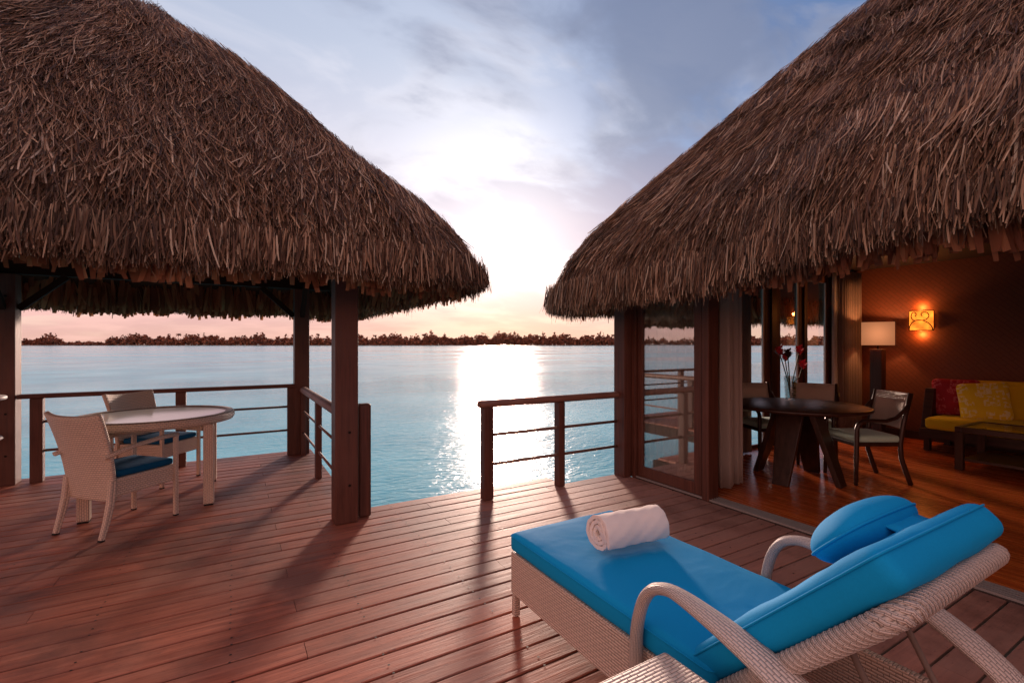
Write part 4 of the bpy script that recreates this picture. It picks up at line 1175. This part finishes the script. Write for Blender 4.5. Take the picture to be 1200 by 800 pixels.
# floor lamp
fl = thing('floor_lamp', 'lit floor lamp with a rectangular cream shade on a thick dark square stand', 'lamp', (8.36, 3.38, FZ))
MB().box(-.17, .17, -.17, .17, .001, .03).build('base', 'dark_wood_x', fl, bevel=.004)
MB().box(-.075, .075, -.075, .075, .031, 1.33).build('stand', 'dark_wood_z', fl, bevel=.004)
MB().tube([(0, 0, 1.331), (0, 0, 1.52)], .012, 8).build('stem', 'iron', fl)
sh = MB(); lw, ld = .21, .21
sh.v = [(sx * w__, sy * w__, z) for z, w__ in ((-.17, .195), (.17, .195)) for sx, sy in ((-1, -1), (1, -1), (1, 1), (-1, 1))]
for q4 in ((0, 1, 5, 4), (1, 2, 6, 5), (2, 3, 7, 6), (3, 0, 4, 7)): sh.face(q4)
sho = sh.build('lamp_shade', 'lit_lamp_shade', fl, loc=(0, 0, 1.56), solid=.004)
sho.rotation_euler.z = R(22)
MB().lathe([(.001, -.04), (.03, -.02), (.033, .01), (.02, .04), (.001, .05)], 12).build('bulb', 'bulb', fl, loc=(0, 0, 1.57))
def point(name, loc, e, c, r=.03):
    d = bpy.data.lights.new(name, 'POINT'); d.energy = e; d.color = c; d.shadow_soft_size = r
    o = bpy.data.objects.new(name, d); COL.objects.link(o); o.location = loc; return o
point('lamp_light', (8.36, 3.38, 1.62), 20, (1, .42, .16), .05)
# wall sconce
sc_ = thing('wall_sconce', 'glowing amber wall lamp with black iron scrollwork above the sofa', 'wall lamp', (AB - .032, 2.99, 1.62))
MB().box(-.012, -.001, -.13, .13, .02, .26).build('back_plate', 'iron', sc_)
def amber(u, v):
    y = (u * 2 - 1) * .145; return (-.02 - .085 * math.cos(y / .145 * math.pi / 2), y, .0 + .29 * v)
MB().grid(amber, 20, 6).build('amber_shade', 'lit_amber_glass', sc_, solid=.004)
q = MB()
for zz in (0.0, .29): q.tube([amber(k / 20, zz / .29) for k in range(21)], .006, 6, ref=(0, 0, 1))
for uu in (0.0, 1.0): q.tube([amber(uu, 0), amber(uu, 1)], .006, 6)
def on(u, v, o_=-.012): a = amber(u, v); return (a[0] + o_, a[1], a[2])
arc = [on(.5 + .48 * math.cos(math.pi * k / 20), .0 + .52 * math.sin(math.pi * k / 20)) for k in range(21)]
q.tube(arc, (.010, .006), 6)
for sg in (-1, 1):
    cp = smooth_path([(.0, .50), (.14, .50), (.28, .55), (.36, .70), (.32, .86), (.20, .92), (.10, .82), (.14, .70)], 6)
    q.tube([on(.5 + sg * u, v) for u, v in cp], [(.012 - .007 * k / len(cp), .006) for k in range(len(cp))], 6)
q.build('scrollwork', 'iron', sc_)
point('sconce_light', (AB - .09, 2.99, 1.96), 3.0, (1, .30, .06), .03)
point('sconce_light', (AB - .09, 2.99, 1.56), 3.0, (1, .30, .06), .03)
# sofa
sf = thing('sofa', 'long wooden-armed sofa with mustard yellow cushions against the rear wall', 'sofa', (7.88, 2.78, FZ))
q = MB(); q.box(.03, .85, -2.3, -.05, .17, .29); q.build('sofa_frame', 'dark_wood_y', sf, bevel=.005)
for x, y in ((.10, -.12), (.78, -.12), (.10, -2.2), (.78, -2.2)): MB().box(x - .04, x + .04, y - .03, y + .03, .001, .169).build('leg', 'dark_wood_z', sf)
q = MB(); q.v = [(x, y, z) for y in (-.10, .0) for x, z in ((.20, .17), (.87, .17), (.87, .80), (.38, .80))]
for f_ in ((0, 1, 2, 3), (7, 6, 5, 4), (0, 4, 5, 1), (1, 5, 6, 2), (2, 6, 7, 3), (3, 7, 4, 0)): q.face(f_)
q.build('armrest', 'dark_wood_y', sf, bevel=.005)
q = MB(); q.box(.82, .865, -2.3, -.11, .30, .82); q.build('back_board', 'dark_wood_y', sf)
soft_box(.72, 2.1, .15, .05, .012, name='seat_cushion', matn='mustard_fabric', parent=sf, loc=(.37, -1.16, .367), seed=5)
MB().box(.0, .01, .0, .01, .3, .31)
soft_box(.14, 2.1, .47, .05, .012, name='back_cushion', matn='mustard_fabric', parent=sf, loc=(.70, -1.26, .68), rot=(0, R(-8), 0), seam=False, seed=6)
def throw(name, matn, label, loc, rot, s_=.24):
    o = pillow_mesh(s_, s_, .085, e=.32).build(name, matn, None, loc=loc, rot=rot)
    for v in o.data.vertices:
        c = v.co; k = (abs(c.x) / s_) ** 3 * (abs(c.y) / s_) ** 3; c.x *= 1 + .12 * k; c.y *= 1 + .12 * k
    return tag(o, label, 'cushion', 'throw cushions on the sofa')
throw('throw_cushion', 'red_print_fabric', 'dark red patterned cushion at the left end of the sofa', (8.40, 2.50, FZ + .69), (R(90), 0, R(-78)))
throw('throw_cushion', 'yellow_print_fabric', 'bright yellow patterned cushion leaning on the sofa back', (8.33, 2.20, FZ + .665), (R(80), R(-6), R(-68)))
# coffee table
ct = thing('coffee_table', 'low dark rectangular coffee table with a glass top before the sofa', 'coffee table', (7.02, 2.10, FZ))
q = MB()
q.box(0, .75, -.055, 0, .42, .48); q.box(0, .75, -1.2, -1.145, .42, .48); q.box(0, .055, -1.144, -.056, .42, .48); q.box(.695, .75, -1.144, -.056, .42, .48)
q.build('table_frame', 'dark_wood_y', ct, bevel=.004)
MB().box(.056, .694, -1.143, -.057, .462, .474).build('glass_top', 'clear_glass', ct)
q = MB(); q.box(.05, .70, -1.14, -.06, .10, .13); q.build('shelf', 'dark_wood_y', ct)
for x in (.0, .68):
    for y in (-.07, -1.2): MB().box(x, x + .07, y, y + .07, .001, .419).build('leg', 'dark_wood_z', ct)
